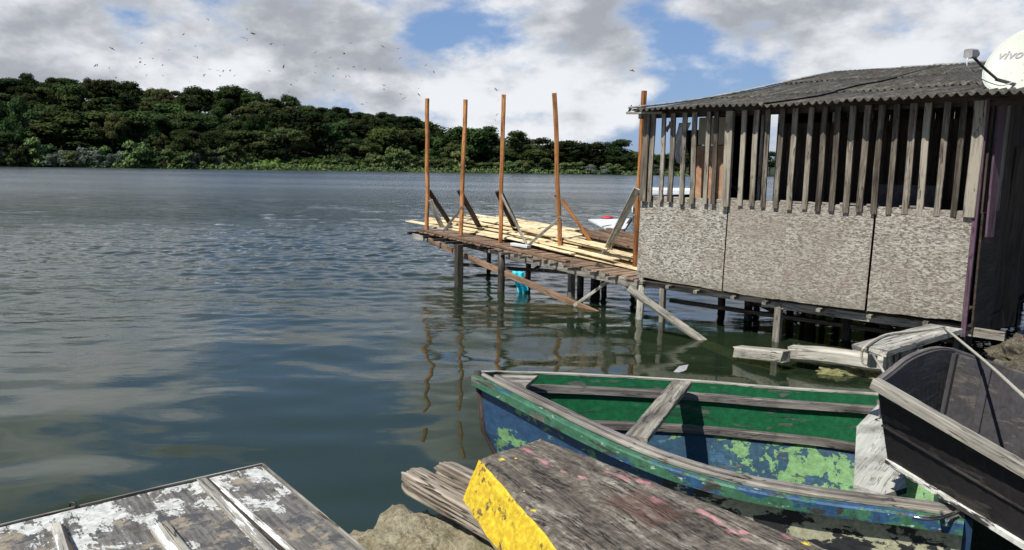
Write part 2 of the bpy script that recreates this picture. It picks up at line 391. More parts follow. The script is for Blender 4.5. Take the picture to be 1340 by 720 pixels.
TOPWOOD, T = mat('timber_top_wood'); lc = T.attr('lc')
lcw = T.vmath('ADD', lc, T.vmath('MULTIPLY', T.noise(lc, 3, 3, .5, 0, 'Color'), (0, .05, 0)))
a = T.noise(T.scale(lcw, (3.2, 12, 8)), 1, 9, .72, .4); g = T.noise(T.scale(lcw, (7, 150, 60)), 1, 5, .7); b = T.noise(lc, 34, 6, .75)
f = T.math('ADD', T.math('MULTIPLY', a, .6), T.math('ADD', T.math('MULTIPLY', g, .30), T.math('MULTIPLY', b, .38)))
cr = T.n('ShaderNodeValToRGB', i={'Fac': f}); e = cr.color_ramp.elements
e[0].position = .53; e[0].color = (.022, .017, .013, 1); e[1].position = .80; e[1].color = (.44, .41, .34, 1); x = e.new(.66); x.color = (.145, .125, .098, 1)
c = cr.outputs[0]
ck = T.noise(T.scale(lcw, (2.2, 20, 20), (4, 1, 2)), 1, 5, .6)
crack = T.math('MULTIPLY', T.sstep(T.math('ABSOLUTE', T.math('SUBTRACT', ck, .5)), .018, .004), T.sstep(T.noise(lc, 5, 4), .42, .52))
c = T.mix(T.math('MULTIPLY', crack, .9), c, (.012, .009, .007))
c = T.mix(T.sstep(T.noise(T.scale(lcw, (1.2, 5, 1), (3, 1, 0)), 1, 6, .65), .50, .66, 0, .75), c, (.085, .068, .054))
sx = T.n('ShaderNodeSeparateXYZ', i={0: lc})
def spot(x0, y0, rx, ry, nz=.5, sc=25, rect=False):
    dx = T.math('DIVIDE', T.math('SUBTRACT', sx.outputs[0], x0), rx); dy = T.math('DIVIDE', T.math('SUBTRACT', sx.outputs[1], y0), ry)
    if rect: r = T.math('MAXIMUM', T.math('ABSOLUTE', dx), T.math('ABSOLUTE', dy))
    else: r = T.math('SQRT', T.math('ADD', T.math('MULTIPLY', dx, dx), T.math('MULTIPLY', dy, dy)))
    nn = T.noise(T.scale(lc, (sc, sc*2.2, sc)), 1, 6, .75)
    return T.math('SUBTRACT', T.math('ADD', 1.0, T.math('MULTIPLY', T.math('SUBTRACT', nn, .5), 4*nz)), r)
TOP_SPOTS = []
ZT = 1.15
T0 = P(628, 598, ZT); TAX = Vector((.55, -.835, 0)).normalized(); TBX = Vector((-TAX.y, TAX.x, 0))
def tloc(px, py):
    d = P(px, py, ZT)-T0; return d.dot(TAX), d.dot(TBX)
def tspot(px, py, rx, ry, **k):
    x, y = tloc(px, py); return spot(x, y, rx, ry, **k)
x0_, y0_ = tloc(842, 662)
rb = T.sstep(tspot(842, 664, .14, .10, nz=.12, sc=14, rect=True), .1, .3)
c = T.mix(T.math('MULTIPLY', rb, .5), c, T.mix(T.sstep(g, .4, .65), (.05, .02, .015), (.19, .085, .06)))
for (px, py, rx, ry, al) in [(690, 590, .06, .02, .9), (712, 605, .06, .018, .8), (738, 617, .03, .012, .6), (762, 626, .028, .014, .9), (668, 581, .03, .015, .5), (815, 624, .06, .022, .7), (842, 631, .06, .02, .9),
                             (925, 674, .06, .022, .8), (938, 683, .04, .02, .7), (958, 694, .03, .02, .8), (973, 696, .03, .015, .8), (975, 706, .03, .015, .6), (1030, 703, .035, .014, .6), (862, 655, .04, .03, .45), (795, 617, .03, .02, .4)]:
    c = T.mix(T.math('MULTIPLY', T.sstep(tspot(px, py, rx, ry, nz=.8), .1, .8), al*.8), c, (.62, .28, .30))
for (px, py, r_) in [(657, 602, .02), (698, 668, .016), (686, 643, .006), (676, 600, .009), (1055, 712, .02)]:
    c = T.mix(T.sstep(tspot(px, py, r_, r_*.8, nz=.9, sc=60), .3, .6), c, (.75, .58, .03))
finish(T, c, .85, T.bump(T.math('SUBTRACT', T.math('ADD', g, T.math('ADD', a, b)), T.math('MULTIPLY', crack, 1.2)), .9, .008))

def paintmat(name, under, layers, rough=.55, streak=(1, 1, 1)):
    """layers: (colour, noise scale, threshold, seed, x-range or None) laid bottom up; lc.x runs 0..1 bow to stern times 4"""
    m, T = mat(name); lc = T.attr('lc'); sx = T.n('ShaderNodeSeparateXYZ', i={0: lc})
    fine = T.noise(T.scale(lc, (8, 40, 40)), 1, 5, .7)
    c = T.mix(T.sstep(fine, .35, .7), tuple(v*.6 for v in under), tuple(min(1, v*1.3) for v in under))
    hgt = T.math('MULTIPLY', fine, .3)
    for (pc, sc, th, seed, xr) in layers:
        pn = T.noise(T.scale(lc, sc if isinstance(sc, tuple) else (sc, sc, sc), (seed, seed*.6, seed*.2)), 1, 9, .66, .2)
        if xr: pn = T.math('ADD', pn, T.sstep(sx.outputs[0], xr[0], xr[1], xr[2], xr[3]))
        pm = T.sstep(pn, th, th+.018)
        v = T.mix(T.sstep(T.noise(lc, 18, 6, .7), .3, .75), tuple(x*.62 for x in pc), tuple(min(1, x*1.15) for x in pc))
        c = T.mix(pm, c, v); hgt = T.math('ADD', hgt, T.math('MULTIPLY', pm, .35))
    sp = T.sstep(T.noise(lc, 55, 4, .7), .64, .68)
    c = T.mix(T.math('MULTIPLY', sp, .55), c, (.05, .045, .04))
    finish(T, c, rough, T.bump(hgt, .8, .004)); return m
HULL_OUT = paintmat('hull_outer_paint', (.030, .033, .036), [((.024, .065, .135), 2.2, .56, 3, (.5, 2.6, .30, -.14)), ((.15, .30, .13), 4.5, .60, 8, (.2, 2.2, .03, -.08)), ((.46, .46, .32), (2.6, 5, 5), .63, 14, (1.0, 2.2, -.14, .17))])
HULL_IN_UP = paintmat('hull_inner_green', (.12, .12, .115), [((.006, .098, .036), 3.5, .34, 5, (.2, 1.2, -.12, .06)), ((.10, .105, .095), (2.4, 9, 9), .60, 17, None), ((.012, .06, .03), (2, 14, 14), .60, 27, None)])
HULL_IN_LO = paintmat('hull_inner_blue', (.04, .10, .17), [((.026, .070, .115), 2.5, .40, 5, None), ((.17, .32, .14), 4.6, .505, 11, (1.2, 3.6, -.10, .06)), ((.10, .10, .085), (4, 12, 12), .63, 31, None)])
RAIL_OUT = paintmat('rail_green_paint', (.12, .12, .10), [((.045, .14, .08), 2.5, .38, 3, None), ((.025, .08, .17), (3, 12, 12), .54, 21, (.4, 2., -.04, .03)), ((.38, .50, .42), (8, 16, 30), .62, 6, None), ((.05, .045, .035), (5, 18, 18), .57, 9, None)])
BLACKHULL = paintmat('black_hull_paint', (.045, .040, .036), [((.020, .018, .019), (1.5, 4, 8), .42, 2, None), ((.07, .065, .06), (2, 9, 14), .66, 7, None)], rough=.7)
BLACKIN = paintmat('black_inner_paint', (.075, .068, .064), [((.048, .046, .050), (1.5, 4, 8), .46, 2, None), ((.12, .11, .10), (3, 12, 20), .66, 12, None)], rough=.8)
PEELEDGE = paintmat('peeling_white_strip', (.05, .048, .045), [((.62, .62, .57), (4, 25, 25), .46, 3, None)])

# foliage
def leafmat(name, dark, light):
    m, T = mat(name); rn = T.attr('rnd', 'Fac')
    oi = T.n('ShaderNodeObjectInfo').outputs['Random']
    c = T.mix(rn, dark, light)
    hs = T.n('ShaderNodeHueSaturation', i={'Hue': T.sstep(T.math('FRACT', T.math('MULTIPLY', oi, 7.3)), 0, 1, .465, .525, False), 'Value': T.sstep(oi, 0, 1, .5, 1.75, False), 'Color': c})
    b = T.n('ShaderNodeBsdfPrincipled', i={'Base Color': hs.outputs[0], 'Roughness': .85, 'Specular IOR Level': .05})
    t = T.n('ShaderNodeBsdfTranslucent', i={'Color': hs.outputs[0]})
    mx = T.n('ShaderNodeMixShader', i={0: .15, 1: b.outputs[0], 2: t.outputs[0]})
    T.n('ShaderNodeOutputMaterial', i={'Surface': mx.outputs[0]}); return m
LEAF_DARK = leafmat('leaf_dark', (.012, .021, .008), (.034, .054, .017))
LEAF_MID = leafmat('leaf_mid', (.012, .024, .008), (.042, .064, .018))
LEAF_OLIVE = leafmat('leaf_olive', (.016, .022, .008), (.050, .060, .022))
LEAF_BANK = leafmat('leaf_bank', (.025, .045, .015), (.10, .14, .05))
LEAF_BRIGHT = leafmat('leaf_bright', (.03, .07, .015), (.12, .20, .05))
LEAF_GREY = leafmat('leaf_greygreen', (.03, .042, .03), (.10, .125, .095))
BARK = tint_mat('bark', (.07, .055, .04), nz=.5, sc=6)
HILLM, T = mat('hill_undergrowth'); lc = T.attr('lc')
c = T.mix(T.sstep(T.noise(lc, .35, 8, .7), .35, .7), (.010, .016, .006), (.035, .05, .018)); finish(T, c, .9)

# water
WATER, T = mat('river_water')
geo = T.n('ShaderNodeNewGeometry').outputs['Position']
dist = T.vmath('LENGTH', geo)
far_ = T.sstep(dist, 18, 36)
mid_ = T.noise(T.scale(geo, (1.2, 3.2, 1), (0, 7, 0), (0, 0, -.1)), 1, 4, .6)
farw = T.noise(T.scale(geo, (.25, 1.0, 1), (0, 3, 0), (0, 0, -.1)), 1, 4, .6)
rip = T.noise(T.scale(geo, (5, 11, 1), (2, 0, 0), (0, 0, .2)), 1, 3, .55)
gust = T.sstep(T.noise(T.scale(geo, (.012, .06, 1)), 1, 3, .5), .35, .65, .6, 1.2)
h = T.math('ADD', T.math('MULTIPLY', T.math('MULTIPLY', mid_, far_), .075), T.math('MULTIPLY', T.math('MULTIPLY', farw, far_), .20))
h = T.math('ADD', T.math('MULTIPLY', h, gust), T.math('MULTIPLY', rip, T.sstep(dist, 6.5, 16, .0003, .010)))
nrm = T.bump(h, 1.0, 1.0)
body = T.mix(T.sstep(dist, 6, 40), (.019, .034, .018), (.022, .037, .026))
dif = T.n('ShaderNodeBsdfDiffuse', i={'Color': body, 'Normal': nrm})
tr = T.n('ShaderNodeBsdfTransparent', i={'Color': (.50, .56, .36, 1)})
gl = T.n('ShaderNodeBsdfGlossy', i={'Color': (1, 1, 1, 1), 'Roughness': T.sstep(dist, 16, 75, .008, .20), 'Normal': nrm})
fr = T.n('ShaderNodeFresnel', i={'IOR': 1.333, 'Normal': nrm})
m1 = T.n('ShaderNodeMixShader', i={0: .45, 1: dif.outputs[0], 2: tr.outputs[0]})
m2 = T.n('ShaderNodeMixShader', i={0: T.math('MULTIPLY', fr.outputs[0], 1.0), 1: m1.outputs[0], 2: gl.outputs[0]})
T.n('ShaderNodeOutputMaterial', i={'Surface': m2.outputs[0]})

# ================================================================== SETTING
def grid_obj(name, x0, x1, y0, y1, nx, ny, zf, m):
    b = MB(); b.grid(lambda u, v: Vector((x0+(x1-x0)*u, y0+(y1-y0)*v, zf(x0+(x1-x0)*u, y0+(y1-y0)*v))), nx, ny)
    return b.build(name, m)
# (the water surface is built after the boat that floats in it)
tag(grid_obj('riverbed', -900, 900, -60, 1400, 2, 2, lambda x, y: -2.6, MUD), kind='structure')

# near shore: signed distance to a shoreline polyline (positive = land)
SHORE = [(-40, -8), (-7, -1), (-2.2, 1.2), (-.6, 2.45), (.1, 2.7), (1.0, 2.75), (2.1, 2.9), (3.15, 3.9), (3.75, 5.3), (3.7, 6.6), (4.35, 7.5), (6.2, 8.9), (9, 12), (14, 22), (26, 60), (60, 160)]
def shore_d(x, y):
    best = 1e9; sgn = 1
    for (a, b) in zip(SHORE, SHORE[1:]):
        dx, dy = b[0]-a[0], b[1]-a[1]; L2 = dx*dx+dy*dy
        t = max(0, min(1, ((x-a[0])*dx+(y-a[1])*dy)/L2)); qx, qy = a[0]+dx*t, a[1]+dy*t
        d = sqrt((x-qx)**2+(y-qy)**2)
        if d < best: best = d; sgn = 1 if (dx*(y-a[1])-dy*(x-a[0])) < 0 else -1
    return best*sgn
def shore_z(x, y):
    d = shore_d(x, y); nz = noise.fractal(Vector((x*1.6, y*1.6, 3)), 1, 2, 5)*.11+noise.noise(Vector((x*6, y*6, 1)))*.03
    if d < 0: z = max(-2.8, d*.55-.02)
    else: z = min(.62 if y < 4.2 else .30, d*.75)+min(1.5, max(0, d-2.5)*.05)
    return z+nz*min(1, .35+abs(d))
b = MB(); xs = [-12+(28)*(i/200) for i in range(201)]; ys = [-6+22*(j/160) for j in range(161)]
b.grid(lambda u, v: Vector((-12+28*u, -6+22*v, shore_z(-12+28*u, -6+22*v))), 200, 160)
tag(b.build('shore_ground', GROUND), kind='structure')

# ---------------------------------------------------------------- far bank
def bank_y(x):                     # far shoreline
    if x < 50: return 183+(x+123)*.37+4*noise.noise(Vector((x*.03, 0, 0)))
    return 247+(x-50)*.15
def hill_h(x):                     # height of the land behind the bank
    t = max(0, min(1, (75-x)/290)); return 2.5+22*t**.9+2*noise.noise(Vector((x*.02, 5, 0)))
def bank_z(x, y):
    v = y-bank_y(x)
    if v < 0: return -1.5 if v < -3 else v*.5+.15
    t = min(1, v/115); return .15+v*.02+hill_h(x)*(t*t*(3-2*t))+1.2*noise.noise(Vector((x*.05, y*.05, 0)))*min(1, v/20)
b = MB(); b.grid(lambda u, v: (lambda x: (lambda y: Vector((x, y, bank_z(x, y))))(bank_y(x)-4+v*v*320))(-420+760*u), 190, 60)
tag(b.build('far_bank_hill', HILLM), kind='structure')

# ================================================================== TREES
def leaf_cloud(b, clumps, n_per, size, rnd, mi=0, flat=.6):
    for (c, r, tone) in clumps:
        c = Vector(c)
        n = int(n_per*(r*r))
        for _ in range(n):
            d = Vector((rnd.gauss(0, 1), rnd.gauss(0, 1), rnd.gauss(0, 1))).normalized()
            if d.z < -.35: d.z = -d.z
            rr = r*(.50+.62*rnd.random())
            p = c+Vector((d.x*rr, d.y*rr, d.z*rr*flat))
            s = size*rnd.uniform(.6, 1.3)
            nn = (d+Vector((rnd.uniform(-.8, .8), rnd.uniform(-.8, .8), rnd.uniform(-.3, 1.0)))).normalized()
            u = nn.orthogonal().normalized(); a = rnd.uniform(0, 2*pi); w = nn.cross(u)
            u, w = u*cos(a)+w*sin(a), w*cos(a)-u*sin(a)
            k = rnd.uniform(.45, .8)
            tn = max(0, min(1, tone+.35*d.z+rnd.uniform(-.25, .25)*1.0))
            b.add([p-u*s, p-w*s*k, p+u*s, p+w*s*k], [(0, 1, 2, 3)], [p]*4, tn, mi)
def core(b, clumps, f, flat=.6):
    for (c, r, tone) in clumps:
        c = Vector(c); vs = []; n = 7; m = 5
        for i in range(m+1):
            for j in range(n):
                th = pi*i/m; ph = 2*pi*j/n
                q = f*r*(1+.25*noise.noise(Vector((c.x+cos(ph), c.y+sin(ph), th))))
                vs.append(c+Vector((sin(th)*cos(ph)*q, sin(th)*sin(ph)*q, cos(th)*q*flat)))
        fs = [(i*n+j, i*n+(j+1) % n, (i+1)*n+(j+1) % n, (i+1)*n+j) for i in range(m) for j in range(n)]
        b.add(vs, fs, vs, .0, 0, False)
def tree_proto(seed, h, w, kind):
    rnd = random.Random(seed); cl = []
    if kind == 'round':
        for k in range(26):
            a = rnd.uniform(0, 2*pi); e = rnd.random(); rr = w*.5*sqrt(rnd.random())*(1-.45*e)
            cl.append(((cos(a)*rr, sin(a)*rr, h*(.42+.50*e)), w*rnd.uniform(.09, .22), rnd.uniform(.1, .65)))
    elif kind == 'flat':           # layered umbrella
        for k in range(24):
            a = rnd.uniform(0, 2*pi); rr = w*.55*sqrt(rnd.random()); lv = rnd.choice((.62, .76, .88))
            cl.append(((cos(a)*rr, sin(a)*rr, h*(lv+rnd.uniform(-.03, .03))-rr*.12), w*rnd.uniform(.12, .18), rnd.uniform(.2, .7)))
    elif kind == 'tall':
        for k in range(20):
            a = rnd.uniform(0, 2*pi); e = rnd.random(); rr = w*.36*rnd.random()*(1.1-.6*abs(e-.4))
            cl.append(((cos(a)*rr, sin(a)*rr, h*(.30+.64*e)), w*rnd.uniform(.14, .22), rnd.uniform(.1, .6)))
    elif kind == 'bush':
        for k in range(15):
            a = rnd.uniform(0, 2*pi); e = rnd.random(); rr = w*.42*sqrt(rnd.random())*(1-.4*e)
            cl.append(((cos(a)*rr, sin(a)*rr, h*(.10+.72*e)), w*rnd.uniform(.12, .2), rnd.uniform(.2, .8)))
    b = MB(); fl = .5 if kind == 'flat' else .75
    core(b, cl, .50, fl)
    leaf_cloud(b, cl, {'bush': 80, 'round': 62, 'flat': 60, 'tall': 62}[kind], {'bush': .25, 'round': .32, 'flat': .31, 'tall': .32}[kind], rnd, 0, fl)
    t = MB()
    if kind == 'bush':
        for k in range(5):
            a = rnd.uniform(0, 2*pi); t.tube([(0, 0, -.4), (cos(a)*w*.1, sin(a)*w*.1, h*.3), (cos(a)*w*.25, sin(a)*w*.25, h*.65)], [.09, .06, .02], 5)
    else:
        t.tube([(0, 0, -1), (.15, .1, h*.25), (.1, -.1, h*.5), (0, 0, h*.8)], [h*.028, h*.022, h*.016, h*.005], 7)
        for k in range(6):
            c = cl[k][0]; z0 = h*rnd.uniform(.25, .45)
            t.tube([(0.1, 0, z0), (c[0]*.5, c[1]*.5, (z0+c[2])*.52), c], [h*.011, h*.008, h*.003], 5)
    return b, t
TP = {}
def plant(name, kind, seed, h, w, lm):
    b, t = tree_proto(seed, h, w, kind); key = (name, kind, seed, lm.name)
    TP[key] = (b.mesh('crown' if name != 'bank_shrub' else 'foliage', lm), t.mesh('trunk' if name != 'bank_shrub' else 'stem', BARK), h, w)
    return key
def put(key, x, y, z, hs, ws, rz, label, cat, group):
    cm, tm, h, w = TP[key]; name = key[0]
    r = thing(name, label, cat, (x, y, z), group); r.rotation_euler = (0, 0, rz); r.scale = (ws/w, ws/w, hs/h)
    for nm, me in (('crown' if name != 'bank_shrub' else 'foliage', cm), ('trunk' if name != 'bank_shrub' else 'stem', tm)):
        o = bpy.data.objects.new(nm, me); COL.objects.link(o); o.parent = r
    return r
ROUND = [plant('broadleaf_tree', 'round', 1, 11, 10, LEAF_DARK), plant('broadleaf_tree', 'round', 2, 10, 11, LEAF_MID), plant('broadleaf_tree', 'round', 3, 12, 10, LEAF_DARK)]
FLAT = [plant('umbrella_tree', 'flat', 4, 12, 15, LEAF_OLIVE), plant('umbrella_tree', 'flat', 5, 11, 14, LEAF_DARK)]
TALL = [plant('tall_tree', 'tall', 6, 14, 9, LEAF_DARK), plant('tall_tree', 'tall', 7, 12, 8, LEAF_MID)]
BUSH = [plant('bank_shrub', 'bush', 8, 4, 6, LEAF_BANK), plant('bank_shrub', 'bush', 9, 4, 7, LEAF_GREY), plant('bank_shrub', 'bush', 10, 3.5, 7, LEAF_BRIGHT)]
KD = {'broadleaf_tree': 'rounded broadleaf tree', 'umbrella_tree': 'flat topped tree', 'tall_tree': 'tall upright tree'}
def tone_word(key): return {'leaf_dark': 'dark', 'leaf_mid': 'mid green', 'leaf_olive': 'olive green'}[key[3]]
def xat(px, y): return (px-670)/F*y
place = ['']
def setplace(px):
    place[0] = ', ' + ('far left' if px < 90 else 'left of the big spreading tree' if px < 290 else 'below the big spreading tree' if px < 410 else 'left of the jetty posts' if px < 545 else 'behind the jetty posts' if px < 740 else 'near the shack' if px < 850 else 'seen through the slats')
def zone(key, where, grp):
    return f"{tone_word(key)} {KD[key[0]]} {where}{place[0]}", 'tree', grp
# skyline row (px of photograph, top y)
SKY = [(0, 112), (14, 118), (28, 106), (50, 108), (68, 112), (85, 108), (100, 106), (118, 112), (134, 112), (150, 116), (166, 114), (178, 117), (196, 122), (214, 119), (228, 121), (246, 125), (262, 122), (278, 128), (292, 128), (308, 128), (322, 132),
       (404, 141), (418, 143), (432, 145), (446, 143), (462, 148), (476, 150), (492, 152), (508, 152), (524, 155), (540, 158), (553, 160), (566, 164)]
nt = 0
def hy(px): return 217+(px-670)*.0167
for (px, ty) in SKY:
    Y = bank_y(xat(px, 250))+R.uniform(85, 112); x = xat(px, Y); zt = H+(hy(px)-ty+1)/F*Y; z0 = bank_z(x, Y); hgt = max(7, min(17, zt-z0))
    k = R.choice(ROUND); setplace(px); lab = zone(k, 'on the skyline ridge', 'trees on the skyline of the far hill')
    put(k, x, Y, zt-hgt*1.07, hgt, R.uniform(8, 11), R.uniform(0, 6.28), *lab); nt += 1
# the big spreading tree and others that stand out
def special(px, ty, d, kind, hs, ws, label):
    Y = bank_y(xat(px, 215))+d; x = xat(px, Y); zt = H+(hy(px)-ty)/F*Y
    z0 = bank_z(x, Y); hs = zt-z0+.3
    put(kind, x, Y, z0-.3, hs, ws, R.uniform(0, 6), label, 'tree', 'trees that stand out along the far bank')
special(350, 134, 45, FLAT[0], 13, 20, 'big spreading olive green tree breaking the middle of the far skyline')
special(30, 122, 40, FLAT[1], 13, 22, 'wide dark spreading tree at the far left of the opposite bank')
special(120, 150, 22, ROUND[0], 12, 16, 'large dark rounded tree above the grey-green shrubs, left of centre on the hill')
special(610, 170, 14, ROUND[1], 12, 17, 'full green tree behind the second orange jetty post from the left')
special(672, 174, 10, TALL[0], 12, 13, 'dark tree with rounded top just right of the middle jetty post')
special(718, 180, 8, TALL[1], 12, 12, 'tall tree rising behind the fourth jetty post')
special(746, 187, 8, ROUND[2], 10, 12, 'lower dark tree between the fourth jetty post and the tree pair')
special(771, 187, 8, ROUND[0], 11, 11, 'left tree of the dark rounded pair near the shack')
special(800, 185, 8, ROUND[2], 11, 13, 'right tree of the dark rounded pair near the shack')
special(823, 200, 6, ROUND[1], 9, 9, 'small tree at the right end of the far tree line beside the last jetty post')
special(636, 168, 25, TALL[0], 12, 12, 'dark tree between the second and third jetty posts')
# hillside, middle rows
for (dv, step, lo, hi) in ((70, 21, 8, 13), (50, 20, 8, 14), (30, 20, 9, 15), (14, 21, 8, 16)):
    px = -40
    while px < 640:
        Y = bank_y(xat(px, 215))+dv+R.uniform(-7, 7); x = xat(px, Y); z0 = bank_z(x, Y)
        k = R.choice(ROUND+FLAT+TALL if dv < 60 else ROUND+[FLAT[0]])
        hh = R.uniform(lo, hi)*(1 if px < 430 else .8)
        if px > 560: hh *= .8
        if dv < 20: wz = 'on the lower slope'; g = 'trees on the lower slope across the river'
        elif dv < 60: wz = 'halfway up the hill'; g = 'trees on the middle of the far hill'
        else: wz = 'just under the skyline'; g = 'trees on the upper slope across the river'
        setplace(px)
        put(k, x, Y, z0-.4, hh, R.choice((R.uniform(6, 9), R.uniform(9, 13), R.uniform(13, 18))), R.uniform(0, 6.28), *zone(k, wz, g)); nt += 1
        px += step*R.uniform(.75, 1.25)
for px in range(645, 1010, 17):
    Y = bank_y(xat(px, 245))+R.uniform(5, 22); x = xat(px, Y)
    k = R.choice(ROUND+TALL); hh = R.uniform(5, 7.5) if px < 850 else R.uniform(6, 9)
    setplace(px)
    put(k, x, Y, bank_z(x, Y)-.3, hh, R.uniform(8, 12), R.uniform(0, 6.28), *zone(k, 'on the flat far bank', 'low trees on the flat right end of the far bank')); nt += 1
px = -12
SW = {'leaf_bank': 'bushy green', 'leaf_greygreen': 'pale grey-green', 'leaf_bright': 'bright green'}
while px < 860:
    Y = bank_y(xat(px, 200))+R.uniform(.5, 4.5); x = xat(px, Y)
    bright = 300 < px < 480
    k = BUSH[2] if bright and R.random() < .6 else (BUSH[1] if (px < 290 or px > 760) and R.random() < .5 else BUSH[0])
    hh = R.uniform(3.2, 5.4)*(1 if px < 600 else .75)
    if 300 < px < 480: hh *= .72
    if any(abs(px-q) < 12 for q in (40, 55, 190, 298, 512, 522, 600)): hh = R.uniform(5.5, 7); k = BUSH[0]
    setplace(px)
    put(k, x, Y, 0.05, hh, R.uniform(4.5, 7.5)+(hh-3)*.6, R.uniform(0, 6.28), f"{'low' if hh < 5 else 'tall'} {SW[k[3]]} shrub at the far water's edge{place[0]}", 'shrub', 'shrubs along the far bank'); nt += 1
    px += R.uniform(9, 17)
# understory that closes the gaps between the trees (uncountable)
b = MB(); rr_ = random.Random(15)
for _ in range(52000):
    px = rr_.uniform(-60, 930); v = rr_.random()**1.1*112; x = xat(px, 215+v); y = bank_y(x)+4+v
    cl_ = noise.noise(Vector((x*.11, y*.11, 2))); top_ = (4.2+2.6*cl_)*(1 if px < 600 else .62)*(.75 if v < 12 else 1)
    z = bank_z(x, y)+max(.3, top_*(.55+.5*rr_.random())); s_ = rr_.uniform(.22, .5)
    nn = Vector((rr_.uniform(-1, 1), rr_.uniform(-1.2, .4), rr_.uniform(.1, 1))).normalized(); u = nn.orthogonal().normalized(); w_ = nn.cross(u); p = Vector((x, y, z))
    b.add([p-u*s_, p-w_*s_*.7, p+u*s_, p+w_*s_*.7], [(0, 1, 2, 3)], [p]*4, max(0, min(1, .35+.5*cl_+rr_.uniform(-.3, .3))), 0)
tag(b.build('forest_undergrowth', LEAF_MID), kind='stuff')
# low creeping plants at the far waterline (uncountable)
b = MB(); rr_ = random.Random(5)
for _ in range(9000):
    px = rr_.uniform(-30, 900); x = xat(px, bank_y(xat(px, 200))); y = bank_y(x)+rr_.uniform(-1.6, 2.5)
    z = .1+rr_.random()**2*(1.6 if 290 < px < 480 else 1.1); s_ = rr_.uniform(.2, .42)
    nn = Vector((rr_.uniform(-1, 1), rr_.uniform(-1.2, .4), rr_.uniform(.2, 1))).normalized(); u = nn.orthogonal().normalized(); w_ = nn.cross(u); p = Vector((x, y, z))
    b.add([p-u*s_, p-w_*s_*.7, p+u*s_, p+w_*s_*.7], [(0, 1, 2, 3)], [p]*4, rr_.random(), 0)
tag(b.build('bank_ground_cover', LEAF_BANK), kind='stuff')
print('PLANTS', nt)

# ================================================================== SHACK
ZF = .62
FA = P(835, 362, ZF); FB = P(1265, 420, ZF); FA.z = FB.z = 0
FL = (FB-FA).length; FD = (FB-FA).normalized(); FI = Vector((-FD.y, FD.x, 0)); FN = -FI
def fp(s, w, z): return FA+FD*s+FI*w+Vector((0, 0, z))
def on_front(px, py, w=0):         # point of the facade plane seen at a pixel
    d = ray(px, py); o = Vector((0, 0, H)); t = ((FA+FI*w)-o).dot(FI)/d.dot(FI); return o+d*t
def s_of(p): return (p-FA).dot(FD)
shack = thing('wooden_shack', 'weathered stilt shack with chipboard lower wall, slatted upper wall and dark corrugated roof', 'shack', fp(FL/2, 3, 0))
ZP = 1.80
def sag(s): return -.045*sin(pi*max(0, min(1, s/FL)))
# chipboard panels
cuts = [(835, 950), (951, 1029), (1029, 1142), (1144, 1277)]
for k, (a, b_) in enumerate(cuts):
    s0 = 0 if k == 0 else s_of(on_front(a, 320)); s1 = FL if k == 3 else s_of(on_front(b_, 320))
    g0 = .012 if k in (1, 3) else .003
    mb = MB(); n = 8; th = .012
    wv_ = [0, .018, .005, .02][k]
    top = [fp(s0+g0+(s1-s0-g0)*i/n, -.012-wv_*sin(pi*i/n)-.01*k, ZP+(.0, .005, -.005, .0)[k]+.008*R.uniform(-1, 1)) for i in range(n+1)]
    sh = -.035 if k in (0, 2) else .0
    bot = [fp(s0+g0-.02+(s1-s0-g0)*i/n, -.012-wv_*sin(pi*i/n)-.01*k, ZF+sag(s0+(s1-s0)*i/n)+.008*R.uniform(-1, 1)) for i in range(n+1)]
    vs = []; lcs = []; 
    for i in range(n+1):
        for q in (bot[i], top[i]):
            for w_ in (0, th):
                vs.append(q+FI*w_); lcs.append(Vector((s_of(q)+k*7.3, q.z+k*3.1, w_)))
    fs = []
    for i in range(n):
        o = i*4; fs += [(o, o+2, o+6, o+4), (o+1, o+5, o+7, o+3), (o+2, o+3, o+7, o+6), (o, o+4, o+5, o+1)]
    fs += [(0, 1, 3, 2), (n*4, n*4+2, n*4+3, n*4+1)]
    mb.add(vs, fs, lcs, [.05, .75, .5, .35][k])
    mb.build('wall_panel', OSB, shack)
# slats (bottom pixels measured)
SLB = [844.5, 853, 867, 879, 893.7, 907.7, 925, 935.5, 952.4, 971, 986, 1001, 1018, 1036, 1056, 1073, 1091, 1110, 1128, 1147, 1166, 1187, 1207, 1229, 1251, 1277]
ZE = 2.97
for k, px in enumerate(SLB):
    s0 = s_of(on_front(px, 262)); wd = .105 if px in (952.4, 844.5) else (.115 if px == 1277 else .066+R.uniform(-.008, .008))
    if px == 1277: s0 -= .03
    zb = ZP-.075+R.uniform(-.015, .015); lean = R.uniform(-.012, .018)
    mb = MB(); mb.beam(fp(s0, -.052, zb), fp(s0+lean, -.045, ZE-.02), wd, .032 if wd < .1 else .07, FN, seg=5, wob=.010)
    sl = mb.build('slat', SLAT_WOOD, shack)
    if k % 9 == 5: pass
mb = MB()
mb.beam(fp(0, .02, ZP-.02), fp(FL, .02, ZP-.02), .07, .05, seg=6, wob=.01); mb.build('rail', RIM_WOOD, shack)
mb = MB(); mb.beam(fp(-.1, .03, ZE-.01), fp(FL+3, .03, ZE-.01), .07, .13, seg=6, wob=.01); mb.build('eave_beam', DARK_WOOD, shack)
# pale offcuts showing on top of the chipboard
for (a, b_) in ((1022, 1050), (1056, 1070), (1075, 1088), (1100, 1130), (1135, 1150), (1178, 1200), (1205, 1225), (945, 965)):
    p, q = on_front(a, 266), on_front(b_, 267); mb = MB(); mb.beam(fp(s_of(p), .0, ZP+.018), fp(s_of(q), .0, ZP+.012+R.uniform(-.01, .01)), .05, .02); mb.build('batten', RIM_WOOD, shack)
